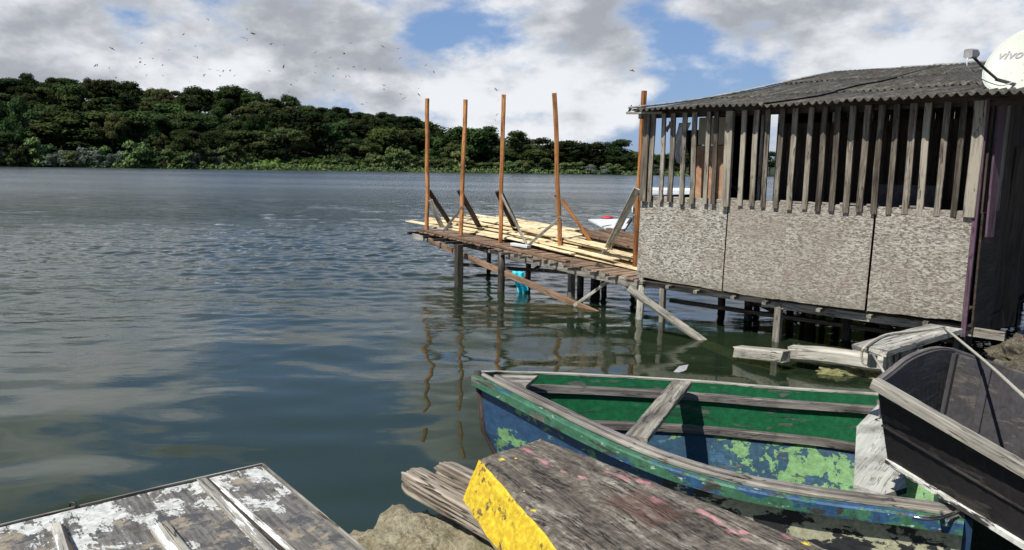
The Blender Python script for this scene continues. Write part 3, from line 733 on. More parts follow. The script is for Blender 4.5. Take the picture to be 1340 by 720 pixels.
# floor
mb = MB()
ws = 0
while ws < 6.6:
    mb.beam(fp(-.03, ws+.07, ZF-.055), fp(FL+.05, ws+.07, ZF-.055), .135, .022, seg=3); ws += .142
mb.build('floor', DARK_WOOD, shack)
for (s0, s1, dz) in ((0.0, 1.95, -.09), (1.9, FL+.35, -.12)):
    mb = MB(); mb.beam(fp(s0, .10, ZF+dz+sag((s0+s1)/2)*.6), fp(s1, .10, ZF+dz+sag((s0+s1)/2)*.6+.01), .06, .10, seg=4, wob=.01); mb.build('floor_beam', G_WOOD, shack)
for w_ in (1.6, 3.2, 4.8, 6.4):
    mb = MB(); mb.beam(fp(-.1, w_, ZF-.13), fp(FL, w_, ZF-.13), .07, .11, seg=3); mb.build('floor_beam', DARK_WOOD, shack)
for s0 in (.12, .55, 1.0, 1.55, 2.0, 2.7, 3.3, 3.9):       # joist ends
    mb = MB(); mb.beam(fp(s0, -.06-R.uniform(0, .03), ZF-.045+sag(s0)-.018), fp(s0, 3.2, ZF-.10), .055, .045); mb.build('joist', LICHEN_WOOD if s0 in (1.0, 3.3) else G_WOOD, shack)
# piles
for (s0, w_, r_, m_, ln) in ((.03, .03, .055, LICHEN_WOOD, .02), (.38, .10, .038, G_WOOD, -.02), (2.12, .10, .045, G_WOOD, .03), (.5, 1.6, .06, WET_WOOD, 0), (1.9, 1.7, .07, WET_WOOD, .05), (3.2, 1.5, .08, WET_WOOD, 0), (4.0, 1.3, .07, WET_WOOD, 0),
                        (.3, 3.2, .06, WET_WOOD, 0), (1.7, 3.2, .06, WET_WOOD, 0), (3.0, 3.3, .07, WET_WOOD, 0), (.2, 4.8, .06, WET_WOOD, 0), (1.8, 4.8, .06, WET_WOOD, 0), (3.6, 4.8, .06, WET_WOOD, 0), (.2, 6.4, .06, WET_WOOD, 0), (3.6, 6.4, .06, WET_WOOD, 0), (2.0, 6.4, .06, WET_WOOD, 0), (4.15, .35, .06, WET_WOOD, 0)):
    mb = MB(); a = fp(s0+ln, w_-.02, -2.2); b_ = fp(s0, w_, ZF-.12)
    if m_ is G_WOOD: mb.beam(a, b_, r_*2, r_*2, up=FN, seg=6, wob=.02, mi=0)
    else: mb.tube([a.lerp(b_, t)+Vector((noise.noise(Vector((t*6, s0, w_)))*.03, 0, 0)) for t in [i/8 for i in range(9)]], r_, 9)
    mb.build('pile', m_, shack)
for (a_, b__) in (((.3, 1.6, .45), (1.9, 1.7, -.1)), ((2.1, 1.7, .5), (3.3, 1.5, .0)), ((.1, 3.2, .4), (1.8, 3.3, .0)), ((2.9, 3.3, .45), (1.7, 3.2, -.1)), ((.0, .9, .16), (4.0, .9, .2)), ((.2, 2.4, .26), (4.0, 2.5, .2))):
    mb = MB(); mb.beam(fp(*a_), fp(*b__), .07, .06, seg=3, wob=.015); mb.build('brace', WET_WOOD, shack)
for (s0, w_) in ((1.2, 1.1), (2.7, .9), (3.5, .8), (1.3, 2.3), (2.4, 2.6), (3.6, 2.4), (.8, 4.0), (2.6, 4.1)):
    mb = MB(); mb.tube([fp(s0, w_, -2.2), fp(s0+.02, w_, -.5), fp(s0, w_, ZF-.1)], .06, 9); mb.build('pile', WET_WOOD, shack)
mb = MB(); 
for k in range(34): mb.beam(fp(.25+k*.12, 5.0+.01*(k % 2), -.25), fp(.25+k*.12, 5.0, ZF-.12), .113, .02, up=FD)
mb.build('underfloor_boards', WET_WOOD, shack)  # added dark screen, hides the bright water beyond and blackens the underfloor space
# right end wall
for k in range(8):
    w0 = .03+k*.19; mb = MB(); top = ZE+.02+w0*.16; lowz = 1.78 if k < 4 else .5
    mb.beam(fp(FL+.02, w0+.09, lowz), fp(FL+.03, w0+.10, top), .185, .022, up=FD, seg=3, wob=.01); mb.build('end_wall_board', G_WOOD if k in (1, 3) else DARK_WOOD, shack)
mb = MB(); mb.slab([fp(FL+.05, .02, 1.79), fp(FL+.05, .80, 1.79), fp(FL+.06, .80, .42), fp(FL+.06, .02, .5)], .02, down=tuple(-FD)); mb.build('end_wall_panel', DARK_WOOD, shack)
p0 = on_front(1294, 141); p1 = on_front(1292, 305)
mb = MB(); mb.beam(fp(FL+.10, .13, 1.53), fp(FL+.08, .16, ZE+.0), .16, .022, up=FD+FN*.2, seg=3); mb.build('purple_plank', PURPLE_WOOD, shack)['label'] = 'dull purple plank nailed upright at the corner'
mb = MB(); mb.beam(fp(FL-.01, -.03, .45), fp(FL-.01, -.03, ZE), .05, .05, up=FN, seg=3, wob=.01); mb.build('corner_post', PURPLE_WOOD, shack)
mb = MB(); mb.beam(fp(FL+.05, 1.45, .35), fp(FL+.12, 1.40, 2.5), .5, .03, up=FD+FN*.3, seg=4, wob=.01); mb.build('leaning_door', DARK_WOOD, shack)
# left side: brick part, boards, gap; inner partition and back wall
def wallbox(name, s0, w0, s1, w1, z0, z1, th, m):
    a = fp(s0, w0, (z0+z1)/2); b_ = fp(s1, w1, (z0+z1)/2); mb = MB()
    mb.beam(a, b_, th, z1-z0, ch=.004)
    mb.build(name, m, shack)
bs0 = s_of(on_front(913, 220, .28)); bs1 = s_of(on_front(948, 220, .28))
wallbox('brick_wall', bs0, .30, bs1, .30, ZF, 2.52, .12, BRICK)
wallbox('tan_board', bs0, .27, bs1+.02, .27, 2.53, 2.90, .03, TAN)
boards('side_wall', .05, 1.8, .05, 2.5, ZF, 3.1, DARK_WOOD) if False else None
def boards(name, s0, w0, s1, w1, z0, ztop, m, bw=.16, gap=.006):
    a = fp(s0, w0, 0); b_ = fp(s1, w1, 0); L = (b_-a).length; d = (b_-a)/L; n = int(L/bw); mb = MB(); nn = Vector((-d.y, d.x, 0))
    for k in range(n):
        c = a+d*(bw*(k+.5)); zt = ztop(k/n) if callable(ztop) else ztop
        mb.beam(c+Vector((0, 0, z0)), c+Vector((0, 0, zt)), bw-gap, .02, up=nn, seg=2, wob=.006)
    mb.build(name, m, shack)
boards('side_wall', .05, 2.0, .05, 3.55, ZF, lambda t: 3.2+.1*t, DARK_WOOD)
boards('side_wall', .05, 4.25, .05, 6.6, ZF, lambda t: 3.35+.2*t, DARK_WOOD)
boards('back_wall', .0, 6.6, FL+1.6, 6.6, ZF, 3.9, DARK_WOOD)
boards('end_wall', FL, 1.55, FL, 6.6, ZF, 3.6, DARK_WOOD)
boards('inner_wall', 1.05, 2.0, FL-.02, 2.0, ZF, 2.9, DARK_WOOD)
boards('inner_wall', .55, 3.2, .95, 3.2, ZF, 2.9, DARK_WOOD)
for (s0, w_) in ((.05, .03), (.05, 1.7), (.05, 3.55), (.05, 4.2), (.05, 6.6), (FL, 6.6)):
    mb = MB(); mb.beam(fp(s0, w_, ZF-.1), fp(s0, w_, ZE+w_*.14), .08, .08, up=FD, seg=3, wob=.01); mb.build('corner_post' if w_ in (.03, 6.6) else 'wall_post', G_WOOD, shack)
mb = MB(); mb.beam(fp(.05, 0, 1.76), fp(.05, 1.85, 1.78), .05, .06, seg=3, wob=.01); mb.build('side_rail', G_WOOD, shack)
mb = MB(); mb.beam(fp(.05, 0, ZE-.02), fp(.05, 6.6, ZE+.85), .06, .08, seg=3, wob=.01); mb.build('rafter', DARK_WOOD, shack)
for s0 in (1.5, 3.0, FL):
    mb = MB(); mb.beam(fp(s0, 0, ZE-.05), fp(s0, 6.8, ZE+.90), .06, .08, seg=3); mb.build('rafter', DARK_WOOD, shack)
wallbox('inner_panel', 2.55, 1.9, 3.35, 1.9, 1.5, 2.03, .02, tint_mat('grey_panel', (.16, .15, .15)))
# low chipboard continuation round the left side
boards('side_wall', .02, .08, .02, 1.8, ZF, 1.72, G_WOOD)
# roof
WR = 6.95; ZR = 4.13; PIT = .092
def roof_z(w):                    # w measured from eave
    t = w/WR; return ZE+(ZR-ZE)*t-.10*sin(pi*t)*(1-t)
SOFF = .0; SEND = FL+3.6
mb = MB()
rows = [(0, 2.3), (2.15, 4.7), (4.55, WR)]
s = SOFF; ci = 0
while s < SEND:
    cw = .95+R.uniform(-.02, .02); s1 = min(SEND, s+cw+.05)
    for ri, (w0, w1) in enumerate(rows):
        dz0 = .014*R.uniform(.2, 1.4)+ri*.008+(ci % 2)*.010; tilt = R.uniform(-.012, .012); we = R.uniform(-.05, .04)
        if ci == 5: dz0 += .05 if ri == 0 else .02
        nu = int((s1-s)/PIT*8); nv = 3
        def fn(u, v, s=s, s1=s1, w0=w0, w1=w1, dz0=dz0, tilt=tilt, we=we, ri=ri):
            ss = s+(s1-s)*u; w = w0+(w1-w0)*v+we*(1-v)
            z = roof_z(w)+dz0+(1-v)*.010+tilt*(u-.5)+.020*sin(2*pi*ss/PIT)+.015*noise.noise(Vector((ss*.8, w*.8, 0)))*2
            return fp(ss, w-.33, z)
        mb.grid(fn, nu, nv, smooth=True, lcfn=lambda u, v, s=s, s1=s1, w0=w0, w1=w1: Vector((s+(s1-s)*u, w0+(w1-w0)*v, 0)))
    s += cw; ci += 1
rf = mb.build('roof', ROOF, shack)
m_ = rf.modifiers.new('thickness', 'SOLIDIFY'); m_.thickness = .009; m_.offset = -1
mb = MB()                          # hidden slope
mb.grid(lambda u, v: fp(SOFF+(SEND-SOFF)*u, WR-.33+3.2*v, ZR-.01+.02*sin(2*pi*(SOFF+(SEND-SOFF)*u)/PIT)-.6*v), 500, 1, lcfn=lambda u, v: Vector((u*8, v*3, 2)))
mb.build('rear_roof', ROOF, shack)
s = SOFF; mb = MB()
while s < SEND:
    L = R.uniform(.5, .75)
    def fn(u, v, s=s, L=L):
        a = pi*(v-.5)*1.1
        return fp(s+L*u, WR-.33+sin(a)*.13, ZR-.03+cos(a)*.085+(1-u)*.015)
    mb.grid(fn, 2, 6, lcfn=lambda u, v, s=s, L=L: Vector((s+L*u, v*.3, 4)))
    s += L-.04
rc = mb.build('ridge_cap', tint_mat('ridge_tile', (.22, .22, .185), nz=.5, sc=8), rf); mm = rc.modifiers.new('thickness', 'SOLIDIFY'); mm.thickness = .012
mb = MB()                          # pale verge trim
mb.grid(lambda u, v: fp(SOFF-.05+.09*v, WR*u-.33, roof_z(WR*u)+.045+.0*v), 24, 1, lcfn=lambda u, v: Vector((u*7, v*.1, 0)))
vt = mb.build('verge_trim', tint_mat('verge_grey', (.33, .34, .30), nz=.5, sc=7), rf); mm = vt.modifiers.new('thickness', 'SOLIDIFY'); mm.thickness = .03
mb = MB(); a = fp(-.02, -.05, ZE+.01); d_ = PY(821, 148, 11.4)
mb.beam(d_, fp(.35, -.06, ZE-.01), .06, .035, seg=3); mb.build('eave_batten', RIM_WOOD, shack)

# ---------------------------------------------------------------- things in the shack
def tg(o, label, cat, group=None): return tag(o, label, cat, group)
mb = MB()
def cloth(mb, c, wdt, hgt, ax, fold=.06, mi=0, seed=0, nu=14, nv=12, taper=.5):
    c = Vector(c); ax = Vector(ax).normalized(); nn = ax.cross(Vector((0, 0, 1)))
    def fn(u, v):
        k = 1-taper*v*(.6+.4*sin(seed+3*v)); uu = (u-.5)*wdt*k
        return c+ax*(uu+.05*sin(v*4+seed))+nn*(fold*sin(u*13+seed+v*2)*(.3+v))-Vector((0, 0, hgt*v*(1-.25*abs(u-.4)*2+.1*sin(u*9+seed))))
    mb.grid(fn, nu, nv, mi)
cloth(mb, fp(.35, .45, ZE-.12), .20, .62, FD, .05, 0, 2); o = mb.build('hanging_shirt', WHITE_CLOTH)
o.modifiers.new('t', 'SOLIDIFY').thickness = .004; tg(o, 'white crumpled cloth hanging under the eave behind the slats', 'clothing')
mb = MB(); cloth(mb, fp(.50, .52, ZE-.22), .30, .75, FD, .06, 0, 5, taper=.75); o = mb.build('hanging_cloth', BLACK_CLOTH)
o.modifiers.new('t', 'SOLIDIFY').thickness = .004; tg(o, 'black cloth hanging beside the white one behind the slats', 'clothing')
mb = MB(); cloth(mb, fp(.16, .40, ZE-.10), .10, .16, FD, .03, 0, 1); o = mb.build('hanging_rag', PINK_CLOTH); o.modifiers.new('t', 'SOLIDIFY').thickness = .004; tg(o, 'small pale pink rag hanging under the eave', 'cloth')
def lump(mb, c, r3, seed, rough=.35, n=14, m=9, mi=0, floor=None, lcs=1.0):
    c = Vector(c)
    def fn(u, v):
        th = pi*v; ph = 2*pi*u; d = Vector((sin(th)*cos(ph), sin(th)*sin(ph), cos(th)))
        k = 1+rough*noise.fractal(d*1.7+Vector((seed, seed*2, 0)), 1, 2.1, 4)+rough*.25*noise.noise(d*7+Vector((0, seed, 0)))+rough*.13*noise.noise(d*19)
        p = c+Vector((d.x*r3[0], d.y*r3[1], d.z*r3[2]))*k
        if floor is not None: p.z = max(floor, p.z)
        return p
    mb.grid(fn, n, m, mi, True)
# shelf that carries the bundle and hoop
mb = MB(); mb.beam(fp(.35, 1.0, 1.72), fp(1.35, 1.0, 1.72), .4, .03); mb.build('shelf', DARK_WOOD, shack)
mb = MB(); lump(mb, fp(.42, 1.0, 1.83), (.20, .12, .10), 3); tg(mb.build('black_bundle', BLACK_CLOTH), 'black bundle lying on the shelf behind the slats', 'bundle')
mb = MB(); mb.tube([fp(.78+.26*cos(a), 1.0, 1.735+.26*sin(a)+.0) for a in [pi*i/16 for i in range(17)]], .022, 7); tg(mb.build('rubber_hoop', RUBBER), 'dark rubber hoop arching behind the slats in front of the brick wall', 'hoop')

# satellite dish
cdir = ray(1338, 76); DP = Vector((0, 0, H))+cdir*(9.05/cdir.y*1.0) if False else PY(1339, 77, 8.75)
dn = Vector((-.76, -.38, .54)).normalized()
dish = thing('satellite_dish', 'white satellite dish with streaked face on the right of the corrugated roof', 'satellite dish', DP)
du = (Vector((0, 0, 1))-dn*dn.z).normalized(); dr = du.cross(dn)
RD = .44
mb = MB(); mb.grid(lambda u, v: DP+dr*(RD*.94*v*cos(2*pi*u))+du*(RD*1.02*v*sin(2*pi*u))+dn*(.085*(v*v-1)), 40, 8, lcfn=lambda u, v: Vector((RD*v*cos(2*pi*u), RD*v*sin(2*pi*u), 0)))
DISHM, T = mat('dish_paint'); lc = T.attr('lc')
st = T.noise(T.scale(lc, (30, 7, 1), (0, 0, 0), (0, 0, .5)), 1, 5, .7)
yy = T.n('ShaderNodeSeparateXYZ', i={0: lc}).outputs[1]
c = T.mix(T.math('MULTIPLY', T.sstep(st, .58, .66), T.sstep(yy, .1, -.3)), (.46, .49, .42), (.12, .10, .07)); finish(T, c, .5)
o = mb.build('reflector', DISHM, dish); refl = o; mm = o.modifiers.new('t', 'SOLIDIFY'); mm.thickness = .008
mb = MB(); mb.tube([DP+dr*(RD*.94*cos(a))+du*(RD*1.02*sin(a)) for a in [2*pi*i/40 for i in range(41)]], .007, 6, cap=False); mb.build('rim', WHITE_PL, refl)
foot = PY(1305, 104, 8.45); lnbp = PY(1272, 73, 8.05)
mb = MB(); mb.tube([foot, foot.lerp(lnbp, .5)+Vector((0, 0, -.01)), lnbp], .014, 8); farm = mb.build('feed_arm', DARK_METAL, dish)
mb = MB(); axl = (DP-lnbp).normalized()
mb.beam(lnbp-axl*.09+Vector((0, 0, .02)), lnbp+axl*.04+Vector((0, 0, .02)), .085, .09, up=(0, 0, 1), ch=.012); mb.tube([lnbp+axl*.03+Vector((0, 0, .02)), lnbp+axl*.09+Vector((0, 0, .02))], .035, 12); mb.build('receiver', LNB, farm)
mb = MB(); mb.tube(crm([PY(1266, 76, 8.0), PY(1266, 88, 8.0), PY(1276, 98, 8.1), PY(1292, 107, 8.25), PY(1310, 112, 8.35), PY(1325, 108, 8.5)], 24), .006, 6); mb.build('cable', WHITE_PL, dish)
mb = MB(); rp = DP-dn*.10
def on_roof(p): 
    s_, w_ = s_of(p), (p-FA).dot(FI); return fp(s_, w_, roof_z(w_+.33)+.03)
base = on_roof(rp+Vector((.12, .12, 0))); mb.tube([rp, base+Vector((0, 0, .12)), base], .02, 8)
mb.beam(foot+Vector((-.01, 0, 0)), rp-Vector((0, 0, .25)), .03, .03); mb.tube([rp-Vector((0, 0, .25)), on_roof(rp)+Vector((0, 0, 0))], .018, 8); mb.build('mount', DARK_METAL, dish)
# lettering on the dish
tc = bpy.data.curves.new('lettering', 'FONT'); tc.body = 'vivo TV'; tc.size = .155; tc.extrude = .001; tc.shear = .22; tc.offset = .002
to = bpy.data.objects.new('tmp', tc); COL.objects.link(to)
dg = bpy.context.evaluated_depsgraph_get(); me = bpy.data.meshes.new_from_object(to.evaluated_get(dg)); bpy.data.objects.remove(to)
me.materials.clear(); me.materials.append(tint_mat('letter_grey', (.30, .29, .31)))
lo = bpy.data.objects.new('lettering', me); COL.objects.link(lo)
rx = (dr if dr.x > 0 else -dr); ry = dn.cross(rx)
ang = radians(4); rx, ry = rx*cos(ang)+ry*sin(ang), ry*cos(ang)-rx*sin(ang)
tpt = PY(1302, 77.5, DP.y); 
d_ = ray(1303, 76); tt = (DP-Vector((0, 0, H))).dot(dn)/d_.dot(dn); tpt = Vector((0, 0, H))+d_*tt
for v in me.vertices:
    q = tpt+rx*v.co.x+ry*v.co.y
    loc_ = q-DP; rr2 = (loc_.dot(dr)/(RD*.94))**2+(loc_.dot(du)/(RD*1.02))**2
    v.co = q+dn*(.085*(rr2-1)+.014+v.co.z)
lo.parent = refl; lo.matrix_parent_inverse = world_of(refl).inverted()

# ================================================================== JETTY
JA = fp(-.02, -.06, 0); 
JL = P(548, 302, .84); JL.z = 0
jd = (JL-JA).normalized(); JLEN = (JL-JA).length; jn = Vector((-jd.y, jd.x, 0)); jn = jn if jn.x > 0 else -jn
def jz(t): return .60+.24*t/JLEN
def jp(t, w, dz=0): return JA+jd*t+jn*w+Vector((0, 0, jz(t)+dz))
jet = thing('wooden_jetty', 'unfinished plank jetty on stilts beside the shack with five tall orange posts', 'jetty', jp(JLEN/2, 1.2, -jz(JLEN/2)))
mb = MB(); t = 0; 
def jw(t): return 2.5-(.75*t/JLEN)
while t < JLEN:
    bw = R.uniform(.11, .16); mb.beam(jp(t+bw/2, R.uniform(-.06, .02), -.012+R.uniform(-.006, .004)), jp(t+bw/2+R.uniform(-.01, .01), jw(t)+R.uniform(-.05, .08), -.012), bw-.008, .024, seg=2, wob=.006)
    t += bw
mb.build('deck_boards', DECK_WOOD, jet)
mb = MB(); mb.beam(jp(-.05, .03, -.09), jp(3.2, .03, -.085), .06, .13, seg=5, wob=.012); mb.build('edge_beam', G_WOOD, jet)
mb = MB(); mb.beam(jp(2.9, .10, -.10), jp(JLEN+.1, .10, -.08), .06, .10, seg=5, wob=.012); mb.build('edge_beam', DARK_WOOD, jet)
mb = MB(); mb.beam(jp(.0, jw(0)-.2, -.10), jp(JLEN, jw(JLEN)-.1, -.10), .07, .12, seg=5, wob=.01); mb.build('edge_beam', DARK_WOOD, jet)
mb = MB(); mb.beam(jp(1.5, .06, .02), jp(JLEN+.05, .04, .02), .10, .03, seg=6, wob=.01); mb.build('edge_board', BROWN_WOOD, jet)
for t in (.35, .8, 1.25, 1.7, 2.1, 2.5, 2.95, 3.3, 3.7, 4.1, 4.5, 4.9, 5.35):
    if t > JLEN+.1: break
    mb = MB(); mb.beam(jp(t, -.14-R.uniform(0, .08)-(.12 if t > 4 else 0), -.045), jp(t+.05, 2.0, -.05), .05, .045, seg=2); mb.build('joist', G_WOOD if t < 3.4 else DARK_WOOD, jet)
mb = MB(); mb.beam(jp(JLEN+.02, -.25, -.04), jp(JLEN+.0, jw(JLEN)+.1, -.04), .06, .05); mb.build('joist', DARK_WOOD, jet)
mb = MB(); mb.beam(jp(JLEN-.12, -.22, -.08), jp(JLEN-.45, -.16, -.10), .03, .10); mb.build('edge_beam', RIM_WOOD, jet)
def pile_px(px, pyw, ptop, r_, m, sq=True, nm='pile'):
    b0 = P(px, pyw, 0); a = b0+Vector((R.uniform(-.03, .03), 0, -2.2)); top = b0.copy(); top.z = ptop
    mb = MB()
    if sq: mb.beam(a, top, r_*2, r_*2, up=(0.5, -.8, 0), seg=6, wob=.015)
    else: mb.tube([a.lerp(top, i/8)+Vector((noise.noise(Vector((i*.7, px, 0)))*.02, 0, 0)) for i in range(9)], r_, 9)
    mb.build(nm, m, jet)
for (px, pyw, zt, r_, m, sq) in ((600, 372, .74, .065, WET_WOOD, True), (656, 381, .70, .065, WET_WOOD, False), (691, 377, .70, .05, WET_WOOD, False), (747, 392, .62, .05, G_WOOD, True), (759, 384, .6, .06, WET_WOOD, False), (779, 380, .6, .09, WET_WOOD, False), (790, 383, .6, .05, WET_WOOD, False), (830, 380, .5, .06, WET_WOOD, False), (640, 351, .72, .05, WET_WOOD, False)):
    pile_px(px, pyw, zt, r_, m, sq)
# long brace from the outer end into the water
def brace(p0, p1, w_, h_, m, name='brace', parent=jet, up=(0, 0, 1), **k):
    mb = MB(); mb.beam(p0, p1, w_, h_, up, seg=5, wob=.01, **k); return mb.build(name, m, parent)
b0 = jp(JLEN-.6, -.16, -.10); b1 = P(765, 403, 0); b1e = b1+(b1-b0)*.25
brace(b0, b1e, .05, .10, BROWN_WOOD)
brace(PY(806, 361, 11.6), PY(752, 400, 12.0), .045, .05, LICHEN_WOOD)
brace(PY(600, 346, 14.3), PY(800, 361, 12.6), .04, .06, DARK_WOOD)
brace(PY(780, 346, 12.0), PY(860, 400, 11.6), .05, .07, DARK_WOOD)
brace(PY(735, 330, 14), PY(700, 352, 14), .04, .05, DARK_WOOD)
# posts
POSTS = [((559, 300.7), (559, 129)), ((602.6, 308), (609.5, 130.5)), ((654.6, 318), (659, 124)), ((733.8, 331.6), (725.5, 122)), ((830.5, 352), (842.5, 119))]
PB = []
for k, ((bx, by), (tx, ty)) in enumerate(POSTS):
    t_guess = 3.0
    for _ in range(6):
        q = P(bx, by, jz(t_guess)); t_guess = (Vector((q.x, q.y, 0))-JA).dot(jd)
    top = PY(tx, ty, q.y+.02); PB.append((q, top)); wd = .072
    mb = MB(); mb.beam(q-Vector((0, 0, .08 if k < 4 else .2)), top, wd, wd*1.0, up=(-.5+.2*k, -.8, 0), seg=10, wob=.018, ch=.012); po = mb.build('post', POST_WOOD, jet)
def q_(px, py, k, dy=0): return PY(px, py, PB[k][0].y+dy)
def dk(px, py, z=None):
    t = 2.5
    for _ in range(6): q = P(px, py, jz(t)+.02); t = (Vector((q.x, q.y, 0))-JA).dot(jd)
    return q
brace(q_(561, 250, 0, .05), dk(590, 294), .05, .09, DARK_WOOD, up=(1, 0, 0)); brace(q_(563, 262, 0, -.02), dk(579, 299), .10, .03, LICHEN_WOOD, up=(0, -1, 0))
brace(q_(601, 249, 1, .06), dk(630, 302), .045, .10, DARK_WOOD, up=(1, 0, 0)); brace(q_(606, 270, 1, -.05), dk(580, 303), .05, .03, LICHEN_WOOD, up=(0, -1, 0))
brace(q_(652, 250, 2, .06), dk(682, 312), .05, .14, DARK_WOOD, up=(1, 0, 0)); brace(q_(656, 255, 2, -.05), dk(691, 323), .05, .03, LICHEN_WOOD, up=(0, -1, 0))
brace(q_(734, 284, 3, -.05), dk(689, 323), .05, .03, LICHEN_WOOD, up=(0, -1, 0)); brace(q_(735, 261, 3, -.05), dk(784, 333), .06, .03, POST_WOOD, up=(0, -1, 0))
brace(q_(834, 247, 4, -.06), dk(788, 340), .11, .035, LICHEN_WOOD, up=(0, -1, 0))
brace(q_(727, 254, 3, .0), q_(731, 260, 3, .05), .05, .06, BROWN_WOOD, name='cleat'); brace(q_(831, 272, 4, .05), q_(834, 281, 4, .06), .05, .06, DARK_WOOD, name='cleat')
brace(dk(670, 321)+Vector((0, 0, .02)), dk(692, 325)+Vector((0, 0, .02)), .10, .05, WHITE_PL, name='white_block'); brace(dk(566, 298), dk(585, 300), .08, .04, PALE_WOOD, name='offcut')
brace(dk(616, 307), dk(640, 304), .08, .04, DARK_WOOD, name='offcut'); brace(dk(662, 313), dk(680, 315), .1, .05, DARK_WOOD, name='offcut'); brace(dk(790, 342), dk(806, 343), .1, .04, DARK_WOOD, name='offcut')

# sawn planks stacked on the jetty
def plank(px0, py0, px1, py1, z0, z1, w_, th, m, label, grp):
    p0 = P(px0, py0, z0); p1 = P(px1, py1, z1); mb = MB(); up = Vector((R.uniform(-.15, .15), R.uniform(-.15, .15), 1))
    mb.beam(p0, p1, w_, th, up, seg=4, wob=.015, ch=.004, sag=.01); o = mb.build('sawn_plank' if m is FRESH_WOOD else 'dark_plank', m); tag(o, label, 'plank', grp)
GP = 'pale sawn planks stacked on the jetty'
base_z = .86
for lay in range(5):
    for k in range(10):
        # stack frame along the jetty, spread crosswise
        t0 = JLEN+R.uniform(.2, 2.3)-lay*.22; ln = R.uniform(3.8, 5.0)-lay*.12; w0 = .75+k*.15+R.uniform(-.05, .05)-lay*.01
        if lay > 1 and k < lay-1: continue
        a0 = JA+jd*t0+jn*(w0+.35)+Vector((0, 0, .86+lay*.045)); a1 = JA+jd*(t0-ln)+jn*(w0+R.uniform(-.12, .12))+Vector((0, 0, jz(t0-ln)+.06+lay*.045))
        mb = MB(); mb.beam(a0, a1, R.uniform(.10, .17), .022, (R.uniform(-.06, .06), R.uniform(-.05, .05), 1), seg=3, wob=.008, ch=.002); tag(mb.build('sawn_plank', FRESH_WOOD), 'pale sawn plank in the long stack at the outer half of the jetty', 'plank', GP)
for lay in range(6):
    for k in range(8):
        t0 = R.uniform(2.6, 4.2); ln = R.uniform(2.0, 2.7); w0 = .55+k*.17+R.uniform(-.05, .05)+lay*.03
        if t0-ln < .2: ln = t0-.2
        a0 = JA+jd*t0+jn*(w0+.10)+Vector((0, 0, jz(t0)+.05+lay*.042)); a1 = JA+jd*(t0-ln)+jn*(w0+R.uniform(-.2, .2))+Vector((0, 0, jz(t0-ln)+.03+lay*.040))
        mb = MB(); mb.beam(a0, a1, R.uniform(.10, .17), .022, (R.uniform(-.08, .08), R.uniform(-.05, .05), 1), seg=3, wob=.008, ch=.002); tag(mb.build('sawn_plank', FRESH_WOOD), 'pale sawn plank in the heap on the jetty nearest the shack', 'plank', GP)
for k in range(5):
    t0 = R.uniform(2.0, 2.6); w0 = 1.0+k*.14
    a0 = JA+jd*t0+jn*(w0+.1)+Vector((0, 0, jz(t0)+.33+.02*k)); a1 = JA+jd*(.25)+jn*(w0-.1)+Vector((0, 0, jz(0)+.27+.015*k))
    mb = MB(); mb.beam(a0, a1, .11, .035, seg=3, wob=.01); tag(mb.build('dark_plank', BROWN_WOOD), 'dark brown plank on top of the pale heap beside the shack', 'plank', 'dark planks on the plank heap')
mb = MB(); a = P(772, 287, 1.12); mb.slab([P(770, 287, 1.14), P(826, 286, 1.16), P(818, 299, 1.10), P(800, 302, 1.08)], .03, rn=.5); tag(mb.build('white_sheet', WHITE_PL), 'flat white sheet lying behind the dark planks on the heap', 'sheet')
mb = MB(); lump(mb, P(795, 285, 1.17), (.13, .10, .035), 8, .4); tag(mb.build('red_cloth', RED_CLOTH), 'crumpled red cloth lying on the white sheet', 'cloth')
mb = MB(); mb.beam(P(826, 287, 1.16), P(816, 301, 1.05), .05, .06); tag(mb.build('dark_plank', DARK_WOOD), 'short dark offcut leaning beside the white sheet', 'plank')

# rag on the brace
tt = .0; dR = ray(680, 363); rp = b0.lerp(b1, (95/180)); rp = PY(681, 358, rp.y-.10)
mb = MB(); cloth(mb, rp+Vector((0, -.10, .05)), .22, rp.z+.15, (1, -.3, 0), .04, 0, 4, 24, 14, .15); o = mb.build('cyan_rag', CYAN_CLOTH); o.modifiers.new('t', 'SOLIDIFY').thickness = .01
tag(o, 'bright cyan rag hanging from the sloping brace into the water', 'rag')

# leaning plank and floating scraps
a = P(822, 377, .62); b_ = P(918, 445, 0)
mb = MB(); mb.beam(a, b_+(b_-a)*.35, .12, .035, (0, -.5, .8), seg=5, wob=.01); tag(mb.build('leaning_plank', PALE_WOOD), 'pale loose plank slanting from the shack corner down into the water', 'plank')
mb = MB(); mb.slab([P(881, 487, .012), P(889, 479, .03), P(901, 477, .02), P(898, 484, .012), P(888, 489, .01)], .008); tag(mb.build('floating_scrap', LNB), 'small clear plastic scrap floating beyond the blue and green boat', 'litter')

# white boat beyond the shack
def hull(name, Ns, Fs, drops, parent, rake=0, keelf=.15, thick=.03, mats=None, nlow=(.93, .74), zk=None, lowshift=None):
    pass
wb = thing('white_motorboat', 'white motorboat on the river seen through the left slats of the shack', 'boat', (6.8, 36, 0))
mb = MB()
def wfn(u, v):
    x = 5.6+4.6*u; hw = .8*min(1, (1-u)*3+.0)**.5*min(1, u*4+.6); s_ = (v-.5)*2
    return Vector((x, 36+hw*s_*(1-.0), .05+.85*abs(s_)**1.2+.25*u*abs(s_)))
mb.grid(wfn, 16, 12); mb.grid(lambda u, v: Vector((5.6+4.6*u, 36+(.8*min(1, (1-u)*3)**.5*min(1, u*4+.6))*(v*2-1), .88+.24*u)), 16, 2)
mb.build('hull', WHITE_PL, wb)
mb = MB(); mb.beam((6.4, 36, 1.12), (8.4, 36, 1.12), .9, .35, ch=.1); mb.build('cabin', WHITE_PL, wb)

